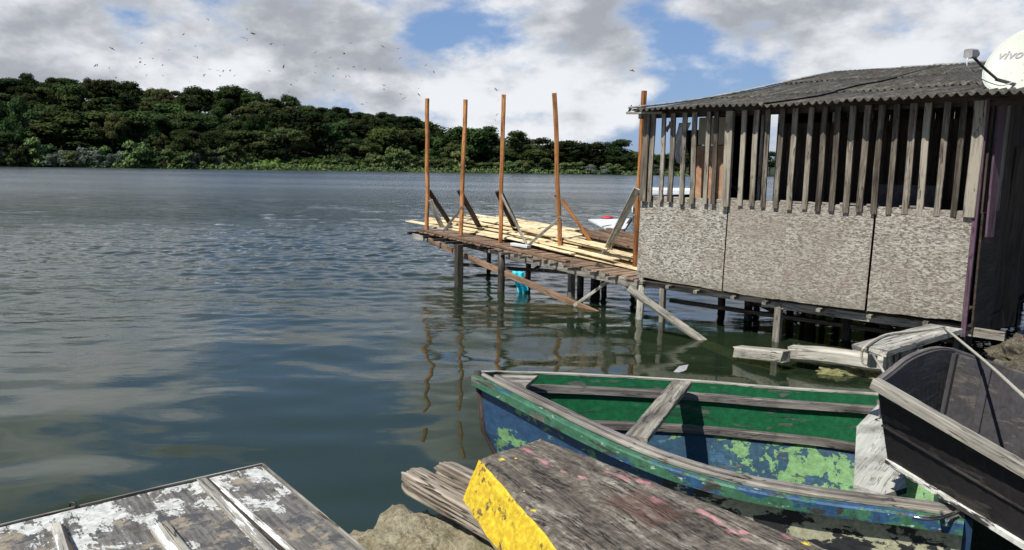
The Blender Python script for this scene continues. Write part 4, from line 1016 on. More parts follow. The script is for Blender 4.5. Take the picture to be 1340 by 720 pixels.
# ================================================================== BLUE BOAT
bz = [.62, .56, .52, .49, .47, .46, .46, .48, .50]
near = [(625, 491), (700, 529), (790, 573), (870, 606), (950, 630), (1030, 646), (1110, 658), (1190, 668), (1262, 679)]
far = [(627, 488), (668, 488), (760, 491), (850, 496), (930, 501), (1000, 507), (1075, 512), (1150, 517), (1232, 524)]
Nn = crm([P(x, y, z) for (x, y), z in zip(near, bz)], 40); Ff = crm([P(x, y, z) for (x, y), z in zip(far, bz)], 40)
boat = thing('blue_rowing_boat', 'old wooden rowing boat with peeling blue and green paint floating in front of the shack', 'rowing boat', (Nn[20]+Ff[20])/2*1.0)
boat.location.z = 0
axis = ((Nn[40]+Ff[40])/2-(Nn[0]+Ff[0])/2); axis.z = 0; axis.normalize()
def sect(k, inset=0.0):
    N, Fr = Nn[k], Ff[k]; M = (N+Fr)/2; h = (N-Fr)/2; t = k/40; w = h.length; hn = h.normalized() if w > 1e-4 else Vector((0, 0, 0)); rk = axis*(.34*(1-t)**6)
    def pt(f, z, r): 
        hw = max(0, w*f-inset*(1 if w > .1 else w*10)); q = M+hn*hw; q = Vector((q.x, q.y, z))+rk*r; return q
    def ptm(f, z, r):
        hw = max(0, w*f-inset*(1 if w > .1 else w*10)); q = M-hn*hw; q = Vector((q.x, q.y, z))+rk*r; return q
    zt = N.z; zm = .06+.13*(1-t)**1.6; zl = -.26+.14*(1-t)**4+inset*.5; zk = -.30+.14*(1-t)**4+inset*.5
    g = min(1, .35+1.6*t); f1 = .96*(1-.10*(1-t)**3); f2 = .84*(1-.45*(1-t)**4)
    return [pt(1, zt, 0), pt(f1, zm, .16), pt(f2, zl, .7), pt(.0, zk, 1), ptm(f2, zl, .7), ptm(f1, zm, .16), ptm(1, zt, 0)]
def skin(mb, inset, k0, k1, j0, j1, mi=0, sub=2):
    rows = [sect(k, inset) for k in range(k0, k1+1)]
    vs = []; lcs = []; 
    for i, r_ in enumerate(rows):
        for j in range(j0, j1+1):
            vs.append(r_[j]); lcs.append(Vector(((k0+i)/10.0, j*.35, r_[j].z)))
    w = j1-j0+1; fs = [(i*w+j, (i+1)*w+j, (i+1)*w+j+1, i*w+j+1) for i in range(len(rows)-1) for j in range(w-1)]
    mb.add(vs, fs, lcs, .5, mi, False)
mb = MB(); skin(mb, 0, 0, 40, 0, 6); mb.build('hull', HULL_OUT, boat)
mb = MB(); skin(mb, .03, 1, 40, 0, 1); skin(mb, .03, 1, 40, 5, 6); mb.build('upper_planking', HULL_IN_UP, boat)
mb = MB(); skin(mb, .03, 1, 40, 1, 5); mb.build('bottom_planking', HULL_IN_LO, boat)
def rail(name, off, dz, w_, h_, m, sides=('n', 'f'), k0=0, k1=40, fz=None, cap=None):
    for sd in sides:
        mb = MB(); vs = []; lcs = []
        for k in range(k0, k1+1):
            s_ = sect(k); q = s_[0] if sd == 'n' else s_[6]
            other = s_[6] if sd == 'n' else s_[0]
            k2 = min(40, k+1); k1_ = max(0, k-1); tg_ = (sect(k2)[0 if sd == 'n' else 6]-sect(k1_)[0 if sd == 'n' else 6]); tg_.z = 0; tg_.normalize()
            out = Vector((tg_.y, -tg_.x, 0)) if sd == 'n' else Vector((-tg_.y, tg_.x, 0))
            if fz is not None:
                a_ = s_[0] if sd == 'n' else s_[6]; b__ = s_[1] if sd == 'n' else s_[5]; q = a_.lerp(b__, fz)
            c = q+out*off+Vector((0, 0, dz))
            for (u, v) in ((-1, -1), (1, -1), (1, .7), (.7, 1), (-.7, 1), (-1, .7)):
                vs.append(c+out*(u*w_/2)+Vector((0, 0, v*h_/2))); lcs.append(Vector((k/10.0, u*w_/2+(3 if sd == 'f' else 0), v*h_/2)))
        n = k1-k0; fs = [(i*6+j, i*6+(j+1) % 6, (i+1)*6+(j+1) % 6, (i+1)*6+j) for i in range(n) for j in range(6)]+[(5, 4, 3, 2, 1, 0), tuple(n*6+j for j in range(6))]
        mb.add(vs, fs, lcs, R.random(), 0, False); mb.build(name, m, boat)
rail('outer_rail', .03, -.030, .06, .07, RAIL_OUT)
rail('inner_rail', -.070, .012, .036, .045, RAIL_WOOD, ('n',), 1)
rail('inner_rail', -.062, -.105, .045, .060, RAIL_WOOD, ('f',), 2)
rail('gunwale_cap', -.005, .008, .04, .014, PALE_WOOD, ('f',), 0)
rail('gunwale_cap', -.035, .006, .04, .018, RIM_WOOD, ('n',), 0)
rail('seat_riser', -.050, .0, .05, .06, RAIL_WOOD, ('f', 'n'), 3, 39, fz=1.0)
# thwart
def pslab(name, pts, z, th, m, parent):
    mb = MB(); mb.slab([P(x, y, z) for x, y in pts], th); return mb.build(name, m, parent)
mb = MB(); mb.beam(P(893, 501, .50), P(832, 575, .47), .15, .04, seg=3, wob=.005); mb.build('thwart', G_WOOD, boat)
pslab('foredeck', [(654, 490), (704, 491), (688, 505), (668, 499)], .57, .03, G_WOOD, boat)
pslab('stern_seat', [(1150, 528), (1121, 558), (1117, 634), (1157, 647), (1187, 638), (1168, 575)], .43, .035, TRANSOM, boat)
s37 = sect(37, .035)
mb = MB(); kk = 35; sk = sect(kk, .04); mb.beam(sk[6]+Vector((0, 0, -.03)), sk[5], .10, .03, up=axis, seg=2); mb.beam(sk[5], sk[4], .07, .03, up=axis, seg=2); mb.build('rib', RAIL_WOOD, boat)
mb = MB(); sk = sect(34, .05); mb.beam(sk[1], sk[2], .06, .03, up=axis); mb.build('rib', RAIL_WOOD, boat)
mb = MB(); s40 = sect(40); mb.slab([s40[0], s40[1], s40[2], s40[3], s40[4], s40[5], s40[6]], .04, down=tuple(axis)); mb.build('transom', HULL_OUT, boat)
mb = MB(); s0_ = sect(0); mb.tube([s0_[0]+Vector((0, 0, .03)), s0_[1], s0_[2], s0_[3]], [.028, .026, .022, .02], 7); mb.build('stem', DARK_WOOD, boat)
cp = P(1190, 673, .53); mb = MB(); mb.tube(crm([P(1194, 676, .54), P(1208, 679, .54), P(1228, 678, .54), P(1246, 673, .54), P(1254, 669, .54)], 14), .010, 8); mb.tube([P(1232, 677, .54), P(1232, 670, .49)], .012, 8); mb.build('cleat', METAL, boat)


# ================================================================== RIVER SURFACE (real waves near the quay, hull-shaped opening for the boat)
import numpy as np
rs = np.random.RandomState(4)
def wave_sum(X, Y, n, l0, l1, slope, spread, main):
    Z = np.zeros_like(X)
    for k in range(n):
        lam = l0*(l1/l0)**rs.rand(); th = main+rs.randn()*spread; kk = 2*np.pi/lam
        Z += slope*np.sqrt(2/n)/kk*np.sin(kk*(X*np.cos(th)+Y*np.sin(th))+rs.rand()*6.283)
    return Z
GX0, GX1, GY0, GY1, ST = -36.0, 22.0, 2.0, 48.0, .075
gx = np.arange(GX0, GX1+ST/2, ST); gy = np.arange(GY0, GY1+ST/2, ST); NXg, NYg = len(gx), len(gy)
X, Y = np.meshgrid(gx, gy); D_ = np.sqrt(X*X+Y*Y)
def ss(v, a, b): t = np.clip((v-a)/(b-a), 0, 1); return t*t*(3-2*t)
gust_ = .62+.38*np.sin(X*.11+Y*.23+1.5*np.sin(Y*.13))*np.sin(Y*.19-X*.05+.8)
Zw = wave_sum(X, Y, 26, .9, 3.0, .028, .6, 1.35)*(.75+.5*ss(D_, 8, 20))
Zw += wave_sum(X, Y, 34, .40, 1.0, .034, .65, 1.5)*(.50+1.2*ss(D_, 7, 17)*gust_)*(1-.6*ss(D_, 30, 44))
Zw += wave_sum(X, Y, 60, .24, .50, .15, .8, 1.45)*ss(D_, 6.5, 17)*(1-ss(D_, 19, 33))*gust_
edge = np.minimum(np.minimum(X-GX0, gx[-1]-X), np.minimum(Y-GY0, gy[-1]-Y)); Zw *= ss(edge, 0, 1.5)
hp = []
for k in range(0, 41):
    s_ = sect(k); a_, b__ = (s_[0], s_[1]); t = a_.z/(a_.z-b__.z) if b__.z < 0 else None
    def wl(c, d, e):
        if d.z < 0: t = c.z/(c.z-d.z); return c.lerp(d, t)
        t = d.z/(d.z-e.z) if d.z != e.z else 0; return d.lerp(e, t)
    hp.append((wl(s_[0], s_[1], s_[2]), wl(s_[6], s_[5], s_[4])))
poly = [(p.x, p.y) for p, q in hp]+[(q.x, q.y) for p, q in reversed(hp)]
cx_ = sum(p[0] for p in poly)/len(poly); cy_ = sum(p[1] for p in poly)/len(poly)
poly = np.array([(x+(cx_-x)*.006, y+(cy_-y)*.006) for x, y in poly])
sub = (X > poly[:, 0].min()-.2) & (X < poly[:, 0].max()+.2) & (Y > poly[:, 1].min()-.2) & (Y < poly[:, 1].max()+.2)
inside = np.zeros_like(X, bool)
xs_, ys_ = X[sub], Y[sub]; ins = np.zeros(len(xs_), bool)
for (a_, b__) in zip(poly, np.roll(poly, -1, 0)):
    c_ = ((a_[1] > ys_) != (b__[1] > ys_)); 
    with np.errstate(divide='ignore', invalid='ignore'): ins ^= c_ & (xs_ < (b__[0]-a_[0])*(ys_-a_[1])/(b__[1]-a_[1])+a_[0])
inside[sub] = ins
f_in = inside[:-1, :-1] & inside[1:, :-1] & inside[:-1, 1:] & inside[1:, 1:]
used = np.zeros_like(inside); nf = ~f_in
used[:-1, :-1] |= nf; used[1:, :-1] |= nf; used[:-1, 1:] |= nf; used[1:, 1:] |= nf
for (j, i) in np.argwhere(inside & used):
    p = np.array((X[j, i], Y[j, i])); best = None
    for (a_, b__) in zip(poly, np.roll(poly, -1, 0)):
        d = b__-a_; t = np.clip(np.dot(p-a_, d)/max(1e-9, np.dot(d, d)), 0, 1); q = a_+d*t; e_ = np.sum((q-p)**2)
        if best is None or e_ < best[0]: best = (e_, q)
    X[j, i], Y[j, i] = best[1]
idx = np.arange(NXg*NYg).reshape(NYg, NXg)
quads = np.stack([idx[:-1, :-1], idx[:-1, 1:], idx[1:, 1:], idx[1:, :-1]], -1)[nf].reshape(-1, 4)
V = np.stack([X, Y, Zw], -1).reshape(-1, 3)
x0g, x1g, y0g, y1g = gx[0], gx[-1], gy[0], gy[-1]
n0 = len(V); ext = [(-900, -60), (900, -60), (900, 1400), (-900, 1400), (x0g, y0g), (x1g, y0g), (x1g, y1g), (x0g, y1g)]
V = np.vstack([V, np.array([(a_, b__, 0) for a_, b__ in ext])])
quads = np.vstack([quads, np.array([[n0, n0+1, n0+5, n0+4], [n0+1, n0+2, n0+6, n0+5], [n0+2, n0+3, n0+7, n0+6], [n0+3, n0, n0+4, n0+7]])])
me = bpy.data.meshes.new('river_water'); me.vertices.add(len(V)); me.vertices.foreach_set('co', V.astype(np.float32).ravel())
me.loops.add(quads.size); me.loops.foreach_set('vertex_index', quads.astype(np.int32).ravel())
me.polygons.add(len(quads)); me.polygons.foreach_set('loop_start', np.arange(0, quads.size, 4, dtype=np.int32)); me.polygons.foreach_set('loop_total', np.full(len(quads), 4, np.int32))
me.polygons.foreach_set('use_smooth', np.ones(len(quads), bool)); me.materials.append(WATER); me.update(calc_edges=True)
o = bpy.data.objects.new('river_water', me); COL.objects.link(o); tag(o, kind='structure')

# ================================================================== BLACK BOAT
N0 = PY(1147, 500, 3.9); N0b = PY(1162, 606, 4.02); F0 = PY(1245, 458, 4.62); F0b = F0+Vector((-.05, -.10, -.42))
N1 = PY(1340, 611, 3.3); N1b = PY(1340, 716, 3.32)
ndir = (N1-N0); N2 = N0+ndir*3.2; N2.z = N1.z+.05; F1 = PY(1340, 491, 4.22); fdir = (F1-F0); F2 = N2+Vector((.95, .62, 0))
bb = thing('black_wooden_boat', 'black wooden boat with pale rim, its bow overhanging the blue rowing boat', 'boat', ((N2+F2)/2*1.0)); bb.location.z = .6
def lin(pts, n):
    Ls = [0]
    for a_, b__ in zip(pts, pts[1:]): Ls.append(Ls[-1]+(b__-a_).length)
    out = []
    for k in range(n+1):
        d_ = Ls[-1]*k/n; i = max(j for j in range(len(pts)-1) if Ls[j] <= d_+1e-9); out.append(pts[i].lerp(pts[i+1], (d_-Ls[i])/(Ls[i+1]-Ls[i])))
    return out
N2 = N0+ndir*3.2
topN = lin([N0, N1, N2], 30); botN = lin([N0b, N1b, N0b+(N1b-N0b)*3.2], 30)
topF = lin([F0, F1, F2], 30)
botF = [Vector((f.x-.10, f.y-.08, botN[i].z+.0)) for i, f in enumerate(topF)]
def strip(mb, A, B, mi=0, off=0.0, uscale=4):
    n = len(A)-1; vs = []; lcs = []
    for i in range(n+1):
        for v, q in ((0, A[i]), (1, B[i])): vs.append(q); lcs.append(Vector((i/n*uscale, off+v*.4, q.z)))
    mb.add(vs, [(2*i, 2*i+2, 2*i+3, 2*i+1) for i in range(n)], lcs, .5, mi, False)
mb = MB(); strip(mb, topN, botN, 0, 0); strip(mb, botN, botF, 0, 2); strip(mb, botF, topF, 0, 4)
o = mb.build('hull', BLACKHULL, bb); 
ins = (F0-N0).normalized()*.02
mb = MB(); up_ = Vector((0, 0, .02))
strip(mb, [q+ins for q in topN], [q+ins+up_ for q in botN], 0, 1); strip(mb, [q+ins+up_ for q in botN], [q-ins+up_ for q in botF], 0, 3); strip(mb, [q-ins+up_ for q in botF], [q-ins for q in topF], 0, 6)
mb.build('inner_planking', BLACKIN, bb)
# bow board: curved top edge
bt = crm([N0, PY(1163, 488, 4.02), PY(1190, 468, 4.22), PY(1222, 457, 4.45), F0], 16); bbm = crm([N0b, N0b.lerp(botF[0], .5), botF[0]], 16)
for i, q in enumerate(bt): pass
fw = Vector((ndir.x, ndir.y, 0)).normalized()
mb = MB(); strip(mb, bt, bbm, 0, 0, 1.2); strip(mb, [q+fw*.03 for q in bt], [q+fw*.03 for q in bbm], 1, 3, 1.2); strip(mb, bt, [q+fw*.03 for q in bt], 1, 5, 1.2)
mb.build('bow_board', [BLACKHULL, BLACKIN], bb)
mb = MB()
for i in range(30): pass
def ribbon(pts, w_, h_, name, m, parent, side=Vector((0, 0, 1)), off=Vector((0, 0, 0)), off2=0):
    mb = MB(); vs = []; lcs = []; L = 0
    for i, p in enumerate(pts):
        t = (pts[min(i+1, len(pts)-1)]-pts[max(i-1, 0)]).normalized(); sd = t.cross(Vector((0, 0, 1))).normalized(); up = sd.cross(t)
        if i: L += (p-pts[i-1]).length
        for (u, v) in ((-1, -1), (1, -1), (1, .8), (.8, 1), (-.8, 1), (-1, .8)):
            vs.append(p+off+sd*(off2+u*w_/2)+up*(v*h_/2)); lcs.append(Vector((L, u*w_/2, v*h_/2)))
    n = len(pts)-1; fs = [(i*6+j, i*6+(j+1) % 6, (i+1)*6+(j+1) % 6, (i+1)*6+j) for i in range(n) for j in range(6)]+[(5, 4, 3, 2, 1, 0), tuple(n*6+j for j in range(6))]
    mb.add(vs, fs, lcs, R.random()); return mb.build(name, m, parent)
ribbon(topN, .06, .055, 'rim', RIM_WOOD, bb, off2=.02)
ribbon([a_.lerp(b__, .52) for a_, b__ in zip(topN, botN)], .012, .010, 'seam_batten', BLACKHULL, bb, off2=.006)
for i_ in (3, 7, 11, 15):
    mb = MB(); mb.beam(topF[i_]-ins*1.6, botF[i_]-ins*1.6+up_, .045, .03, up=ins); mb.build('rib', BLACKIN, bb)
ribbon(topF, .03, .025, 'rim', BLACKIN, bb)
ribbon(bt[1:], .03, .025, 'bow_rim', RAIL_WOOD, bb)
ribbon(botN, .025, .030, 'bottom_strip', PEELEDGE, bb, off2=.012, off=Vector((0, 0, .015)))
mb = MB(); mb.beam(F0-ins*2+fw*.03+Vector((0, 0, -.01)), botF[0]-ins*2+fw*.03+Vector((0, 0, .02)), .05, .05, up=fw); mb.build('corner_post', BLACKIN, bb)
# thwart deeper in the boat, outside the frame
mb = MB(); mb.beam(topN[20]+Vector((0, 0, -.1)), topF[20]+Vector((0, 0, -.1)), .2, .03); mb.build('thwart', BLACKIN, bb)
# support under it on the shore
mb = MB(); q = (botN[20]+botF[20])/2; mb.beam((q.x-.3, q.y-.25, min(botN[20].z, .9)-.10), (q.x+.7, q.y+.35, min(botN[20].z, .9)-.10), .15, .14, seg=3, wob=.02); tag(mb.build('support_timber', DARK_WOOD), 'dark timber lying on the shore under the black boat', 'timber')

# small trestle behind it
tr_ = thing('low_trestle', 'low weathered trestle with a sloping top board behind the bow of the black boat', 'trestle', P(1180, 480, .3))
mb = MB(); mb.beam(P(1138, 458, 1.0), P(1238, 430, 1.0), .24, .045, seg=3, wob=.01, ragged=.01); mb.build('top_board', wood('worn_board', (.09, .08, .07), (.28, .27, .235), (.5, .48, .42), paints=[((.45, .42, .12), (6, 20, 20), .62, .03, 4), ((.35, .08, .06), (7, 22, 22), .66, .03, 9)]), tr_)
mb = MB(); a = P(1180, 455, .96); mb.beam(a, Vector((a.x, a.y, .1)), .20, .12, up=(0, -1, 0), seg=2); mb.build('leg', G_WOOD, tr_)
mb = MB(); a = P(1200, 450, .96); mb.beam(a, Vector((a.x+.05, a.y+.1, .1)), .06, .06, up=(0, -1, 0)); mb.build('leg', G_WOOD, tr_)
mb = MB(); a = P(1140, 457, .97); mb.beam(a+Vector((0, -.03, 0)), a+Vector((.0, -.03, -.12)), .05, .05, up=(0, -1, 0)); mb.build('peg', PALE_WOOD, tr_)
# ropes
e1 = P(1236, 429, 1.03)
mb = MB(); mb.tube(crm([e1, PY(1290, 474, 4.17), PY(1345, 524, 3.1), PY(1420, 590, 2.6)], 24), .009, 7); tag(mb.build('mooring_rope', ROPE), 'pale rope running from the right end of the trestle to the black boat', 'rope')
mb = MB(); mb.tube(crm([e1+Vector((0, 0, .005)), P(1200, 433, 1.035), P(1160, 438, 1.035), P(1134, 452, 1.035), PY(1128, 462, 5.05), PY(1129, 474, 5.05), PY(1134, 478, 5.04)], 24), .008, 7); tag(mb.build('lashing_rope', ROPE), 'pale rope lying along the trestle top and dangling off its left end', 'rope')
mb = MB(); mb.tube([P(1141, 462, .97), PY(1166, 502, 4.02)], .008, 7); tag(mb.build('taut_rope', ROPE), 'short taut rope from the trestle down to the bow of the black boat', 'rope')

# floating beams by the shore
mb = MB(); mb.beam(P(965, 459, .10), P(1028, 467, .16), .17, .13, seg=4, wob=.02, ragged=.02); tag(mb.build('weathered_beam', PALE_WOOD), 'short pale squared beam at the foot of the shack stilt', 'beam')
mb = MB(); mb.beam(P(1034, 462, .14), P(1172, 476, .20), .19, .16, seg=7, wob=.03, ragged=.02, ch=.03); tag(mb.build('weathered_beam', PALE_WOOD), 'long pale weathered beam lying along the shore under the shack', 'beam')
mb = MB(); mb.beam(P(925, 450, -.02), P(1100, 520, -.25), .22, .05, seg=5, wob=.02); tag(mb.build('sunken_plank', LICHEN_WOOD), 'long plank lying submerged below the short pale beam', 'plank')
# rocks
def rock(c, r3, seed, m, label, rough=.35, name='rock', cat='rock', group=None):
    mb = MB(); lump(mb, c, r3, seed, rough, 80, 50); tag(mb.build(name, m), label, cat, group)
rock(P(1100, 487, .0)+Vector((0, 0, -.03)), (.26, .16, .10), 1, SUBROCK, 'yellow-green algae covered rock breaking the water below the long beam')
rock(P(1150, 494, -.02)+Vector((0, 0, -.04)), (.22, .2, .12), 2, SUBROCK, 'algae covered rock at the waterline behind the black boat bow')
rock(P(1048, 500, -.2), (.35, .25, .12), 4, SUBROCK, 'submerged algae rock beneath the sunken plank end')
rock(P(1334, 470, .30), (.24, .26, .20), 5, ROCK, 'large rough grey rock under the right corner of the shack', .4)
rock(P(1318, 490, .42), (.15, .14, .11), 6, ROCK, 'small pale rock in front of the large one beside the black boat')
for k in range(14):
    a = fp(FL+R.uniform(-.5, 1.8), R.uniform(.2, 2.4), 0); z = shore_z(a.x, a.y)
    rock((a.x, a.y, z+.04), (R.uniform(.1, .26), R.uniform(.1, .24), R.uniform(.07, .18)), 20+k, ROCK, 'dark rubble stone in the shade under the right end of the shack', .4, 'rubble_stone', 'stone', 'rubble stones under the shack')
# ================================================================== FOREGROUND
# quay rock
def rockslab(name, outline, ztop, depth, m, label, seed, dz=.04, cat='rock'):
    pts = [P(x, y, ztop) for x, y in outline]; c = sum(pts, Vector())/len(pts); n = len(pts); M_ = 12*n; ring = crm(pts+[pts[0]], M_)[:-1]
    mb = MB(); nr = 26; 
    def fn(u, v):
        q = ring[int(round(u*M_)) % M_]
        if v < .6:
            k = v/.6; p = c.lerp(q, k); z = ztop-.05*k**6
        else:
            k = (v-.6)/.4; p = q+(q-c).normalized()*.10*k; z = ztop-.05-k*depth
        d = noise.fractal(Vector((p.x*3+seed, p.y*3, z*3)), 1, 2, 6)*dz*1.3+noise.noise(Vector((p.x*18, p.y*18, z*18)))*.016+noise.noise(Vector((p.x*45, p.y*45, z*45)))*.008
        out = (q-c).normalized() if v > .5 else Vector((0, 0, 0))
        return Vector((p.x, p.y, z+d*(1 if v < .62 else .3)))+out*d*1.2
    mb.grid(fn, M_, 70); return tag(mb.build(name, m), label, cat)
rockslab('concrete_block', [(496, 668), (548, 652), (618, 666), (680, 700), (700, 800), (520, 860), (478, 740), (484, 695)], .84, 1.2, CONC, 'rough crumbling concrete block under the two weathered logs', 3)
rockslab('concrete_rubble', [(448, 693), (470, 687), (500, 694), (530, 760), (500, 860), (440, 800), (438, 720)], .70, 1.0, CONC, 'low crumbling concrete lump between the white board and the concrete block', 7, .05)
# two logs
for (a0, a1, wd, hh, lab) in ((P(536, 611, .98), P(705, 703, .93), .105, .09, 'front weathered split log under the yellow-sided timber'), (P(578, 603, 1.02), P(745, 684, .95), .09, .07, 'rear weathered log beside the front one under the yellow-sided timber')):
    L = (a1-a0).length; ax = (a1-a0).normalized(); sd = Vector((0, 0, 1)).cross(ax).normalized(); M_ = 40; mb = MB()
    sd_ = R.uniform(0, 99)
    def fn(u, v, a0=a0, a1=a1, wd=wd, hh=hh, sd=sd, ax=ax, sd_=sd_, L=L):
        a = 2*pi*v; t = u*L; ca, sa = cos(a), sin(a); k = (abs(ca)**7+abs(sa)**7)**(-1/7)
        g = noise.fractal(Vector((t*1.6, ca*3.2+sd_, sa*3.2)), 1, 2, 5)
        g2 = noise.noise(Vector((t*1.2, ca*9+sd_, sa*9)))
        r = k*(1+.10*g-.30*max(0, .09-abs(g2))); e = 1-.25*max(0, (.05-t)/.05)**2
        return a0.lerp(a1, u)+sd*(ca*wd/2*r*e)+Vector((0, 0, 1))*(sa*hh/2*r*e-hh/2)+ax*(.02*noise.noise(Vector((ca*3, sa*3, sd_))) if u < .02 else 0)
    def lf(u, v, L=L, wd=wd): return Vector((u*L+sd_, cos(2*pi*v)*wd*.7, sin(2*pi*v)*wd*.7))
    mb.grid(fn, 60, 90, lcfn=lf)
    c0 = len(mb.v); vs = [fn(0, j/90) for j in range(90)]; mb.add(vs, [tuple(range(89, -1, -1))], [Vector((0, v.x*3, v.z*3)) for v in vs], .5)
    tag(mb.build('weathered_log', wood('log_wood', (.03, .022, .016), (.17, .14, .105), (.40, .355, .285), cross=18, grain=60, bump=1.2)), lab, 'log', 'two logs under the yellow-sided timber')
# yellow-sided timber
tm = thing('heavy_timber', 'heavy weathered timber block with yellow painted side and pink paint smears on top', 'timber', P(760, 700, 1.0))
tA = P(628, 598, ZT); tB = P(705, 571, ZT); q1 = P(735, 720, ZT); q2 = P(1090, 719, ZT)
tC = tA+(q1-tA)*1.35; tD = tB+(q2-tB)*1.35; bA = PY(605, 655, 2.72); bC = bA+(tC-tA)*1.0; bB = tB+Vector((.05, .06, -.16)); bD = tD+Vector((.06, .05, -.16)); bC.z = bA.z
NU, NV = 60, 40
def tl(p): d = p-T0; return Vector((d.dot(TAX), d.dot(TBX), p.z-ZT))
def edge_n(p, amp=.006): return Vector((noise.noise(p*14)*amp, noise.noise(p*14+Vector((5, 0, 0)))*amp, noise.fractal(p*9, 1, 2, 4)*amp*.7))
mb = MB()
def tf_(u, v):
    p = (tA.lerp(tC, u)).lerp(tB.lerp(tD, u), v)
    e = min(v, 1-v, u*1.4); r_ = -.012*max(0, 1-e/.03)**2
    return p+edge_n(p)+Vector((0, 0, r_))
mb.grid(tf_, NU, NV, lcfn=lambda u, v: tl((tA.lerp(tC, u)).lerp(tB.lerp(tD, u), v)), smooth=True)
mb.build('top_face', TOPWOOD, tm)
def quadface(name, a, b_, c_, d_, m, nu=50, nv=16, lcf=None):
    mb = MB()
    def fn(u, v):
        p = (a.lerp(b_, u)).lerp(d_.lerp(c_, u), v); return p+edge_n(p, .006)-Vector((0, 0, .012 if v < .001 and True else 0))
    mb.grid(fn, nu, nv, lcfn=lambda u, v: Vector((u*(b_-a).length, (d_-a).length*v, 0)), smooth=True); mb.build(name, m, tm)
quadface('yellow_side', tA, tC, bC, bA, YELLOW)
quadface('end_face', tB, tA, bA, bB, G_WOOD, 16, 10); quadface('far_side', tB, tD, bD, bB, G_WOOD); quadface('underside', bA, bC, bD, bB, G_WOOD, 8, 8)
# white platform
pt = thing('weathered_platform', 'weathered wooden platform with peeling white paint and raised battens in the near left corner', 'platform', P(200, 720, .5))
ZW = .92
c0 = P(341, 610, ZW); cl = P(0, 690, ZW); cr_ = P(480, 719, ZW)
ua = (cl-c0).normalized(); ub = (cr_-c0); ub = (ub-ua*ub.dot(ua)).normalized()
def pf(a, b_, z=0): return c0+ua*a+ub*b_+Vector((0, 0, z))
mb = MB(); mb.grid(lambda u, v: pf(2.4*u, 1.7*v, .003*noise.fractal(Vector((u*12, v*9, 0)), 1, 2, 5)), 120, 90, lcfn=lambda u, v: Vector((2.4*u, 1.7*v, 0)))
mb.slab([pf(0, 0, -.004), pf(2.4, 0, -.004), pf(2.4, 1.7, -.004), pf(0, 1.7, -.004)], .035)
mb.build('top_board', OLDWHITE, pt)
for nm, a, b_, w_, h_ in (('edge_strip', pf(-.012, -.006, -.012), pf(-.012, 1.7, -.012), .008, .035), ('edge_strip', pf(-.012, -.012, -.010), pf(2.4, -.012, -.010), .008, .035)):
    mb = MB(); mb.beam(a, b_, w_, h_, seg=12, wob=.004); mb.build(nm, RIM_WOOD, pt)
def bpx(x0, y0, x1, y1, w_, h_, m=None, dz=0):
    a = P(x0, y0, ZW+.01); b_ = P(x1, y1, ZW+.01); b_ = a+(b_-a)*1.25; mb = MB(); mb.beam(a+Vector((0, 0, dz)), b_+Vector((0, 0, dz)), w_, h_, seg=10, wob=.006, ragged=.006); mb.build('batten', m or LICHEN_WOOD, pt)
BATP = wood('batten_wood', (.08, .075, .065), (.26, .25, .215), (.46, .44, .38), paints=[((.74, .75, .72), (3, 25, 25), .52, .03, 2)])
bpx(264, 629, 352, 719, .035, .018, BATP); bpx(275, 628, 376, 719, .022, .018, BATP); bpx(270, 629, 364, 719, .03, .008, DARK_WOOD, .0)
bpx(206, 690, 228, 719, .05, .022, BATP); bpx(215, 688, 240, 719, .02, .035, LICHEN_WOOD); bpx(72, 688, 82, 719, .03, .03, BATP); bpx(78, 690, 92, 719, .03, .015, DARK_WOOD)
for (a, b_) in ((.12, .12), (1.6, .15), (.12, 1.5), (2.2, 1.5)):
    q = pf(a, b_, -.04); mb = MB(); mb.beam(q, Vector((q.x, q.y, min(.3, shore_z(q.x, q.y))-.3 if True else 0)), .08, .08, up=(0, 1, 0)); mb.build('leg', WET_WOOD, pt)
mb = MB(); q = P(95, 664, ZW+.005); mb.tube([q+Vector((-.012, 0, -.01)), q+Vector((-.008, 0, .018)), q+Vector((.008, 0, .02)), q+Vector((.014, 0, -.01))], .004, 6); mb.build('staple', DARK_METAL, pt)

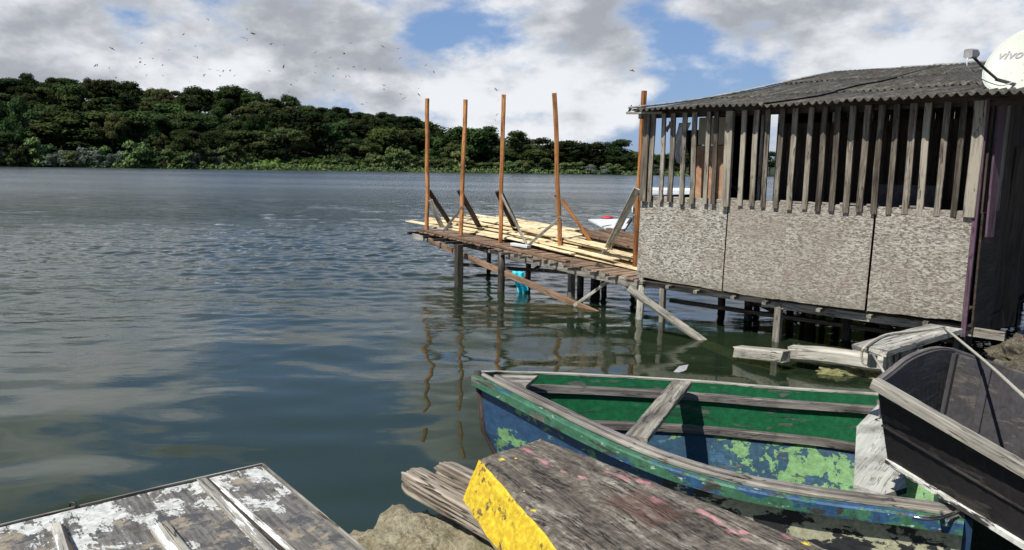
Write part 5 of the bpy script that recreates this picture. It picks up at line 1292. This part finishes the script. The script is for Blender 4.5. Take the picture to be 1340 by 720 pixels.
# ================================================================== BIRDS
def bird_mesh(bank, flap):
    mb = MB(); n = 8; s = 1.0
    # body
    mb.tube([(0, -.32, 0), (0, -.24, .0), (0, -.05, .0), (0, .12, 0), (0, .24, .02), (0, .32, .02)], [.012, .04, .065, .055, .035, .008], 7)
    mb.add([(-.03, -.3, 0), (.03, -.3, 0), (.08, -.48, 0), (-.08, -.48, 0)], [(0, 1, 2, 3)], [(0, 0, 0)]*4, .5)
    for sg in (-1, 1):
        z1 = flap*.22; z2 = flap*.12
        vs = [(0, .14, .02), (sg*.35, .20, z1), (sg*.78, .02, z2), (sg*.70, -.06, z2), (sg*.34, -.04, z1), (0, -.12, .02)]
        lo_ = [(a, b__, c__-.015) for a, b__, c__ in vs]
        mb.add(vs+lo_, [(0, 1, 4, 5), (1, 2, 3, 4), (11, 10, 7, 6), (10, 9, 8, 7), (0, 6, 7, 1), (1, 7, 8, 2), (2, 8, 9, 3), (3, 9, 10, 4), (4, 10, 11, 5)], [(0, 0, 0)]*12, .5)
    me = mb.mesh('bird', BIRD); return me
BM = [bird_mesh(0, f) for f in (.2, 1.2, -.8)]
rb_ = random.Random(8)
bp = [(827, 92), (272, 25), (320, 50), (331, 44), (178, 88), (183, 76), (190, 85), (200, 77), (213, 85), (186, 57), (152, 102), (436, 100), (480, 135), (474, 136), (548, 124), (639, 116), (649, 117), (415, 130), (338, 122), (334, 120), (267, 98), (301, 92), (258, 75), (240, 45), (568, 94), (501, 61), (652, 131), (650, 150), (648, 157)]
while len(bp) < 88:
    x = rb_.gauss(360, 150); y = rb_.gauss(88, 32)
    if 120 < x < 800 and 20 < y < 165-0: 
        if y < 105+ (x-0)*.09: bp.append((x, y))
for i, (x, y) in enumerate(bp):
    near_ = i in (0, 2, 3); D = rb_.uniform(95, 150) if not near_ else 70
    o = bpy.data.objects.new('bird', rb_.choice(BM)); COL.objects.link(o); o.location = PY(x, y, D)
    s_ = rb_.uniform(.28, .55) if not near_ else .5
    o.scale = (s_,)*3; o.rotation_euler = (rb_.uniform(-.7, .7), rb_.uniform(-.8, .8), rb_.uniform(0, 6.28))
    tag(o, 'single dark bird flying in open blue sky above the last jetty post' if i == 0 else 'tiny dark bird circling in the cloudy sky above the wooded hill', 'bird', 'birds circling in the sky')
for (x, w_) in ((824.5, 0), (835, 1)):
    q = PY(x, 146.5, 11.38 if x < 830 else 11.25); mb = MB(); mb.tube([q+Vector((-.03, 0, .0)), q+Vector((0, 0, .03)), q+Vector((.01, 0, .07)), q+Vector((.02, 0, .10))], [.006, .022, .018, .005], 7)
    mb.tube([q+Vector((.0, 0, .03)), q+Vector((.0, 0, -.01))], .004, 5); tag(mb.build('perched_bird', BIRD), 'small dark bird perched on the pale eave batten, ' + ('left of the post' if x < 830 else 'beside the last jetty post'), 'bird', 'birds perched on the eave batten')
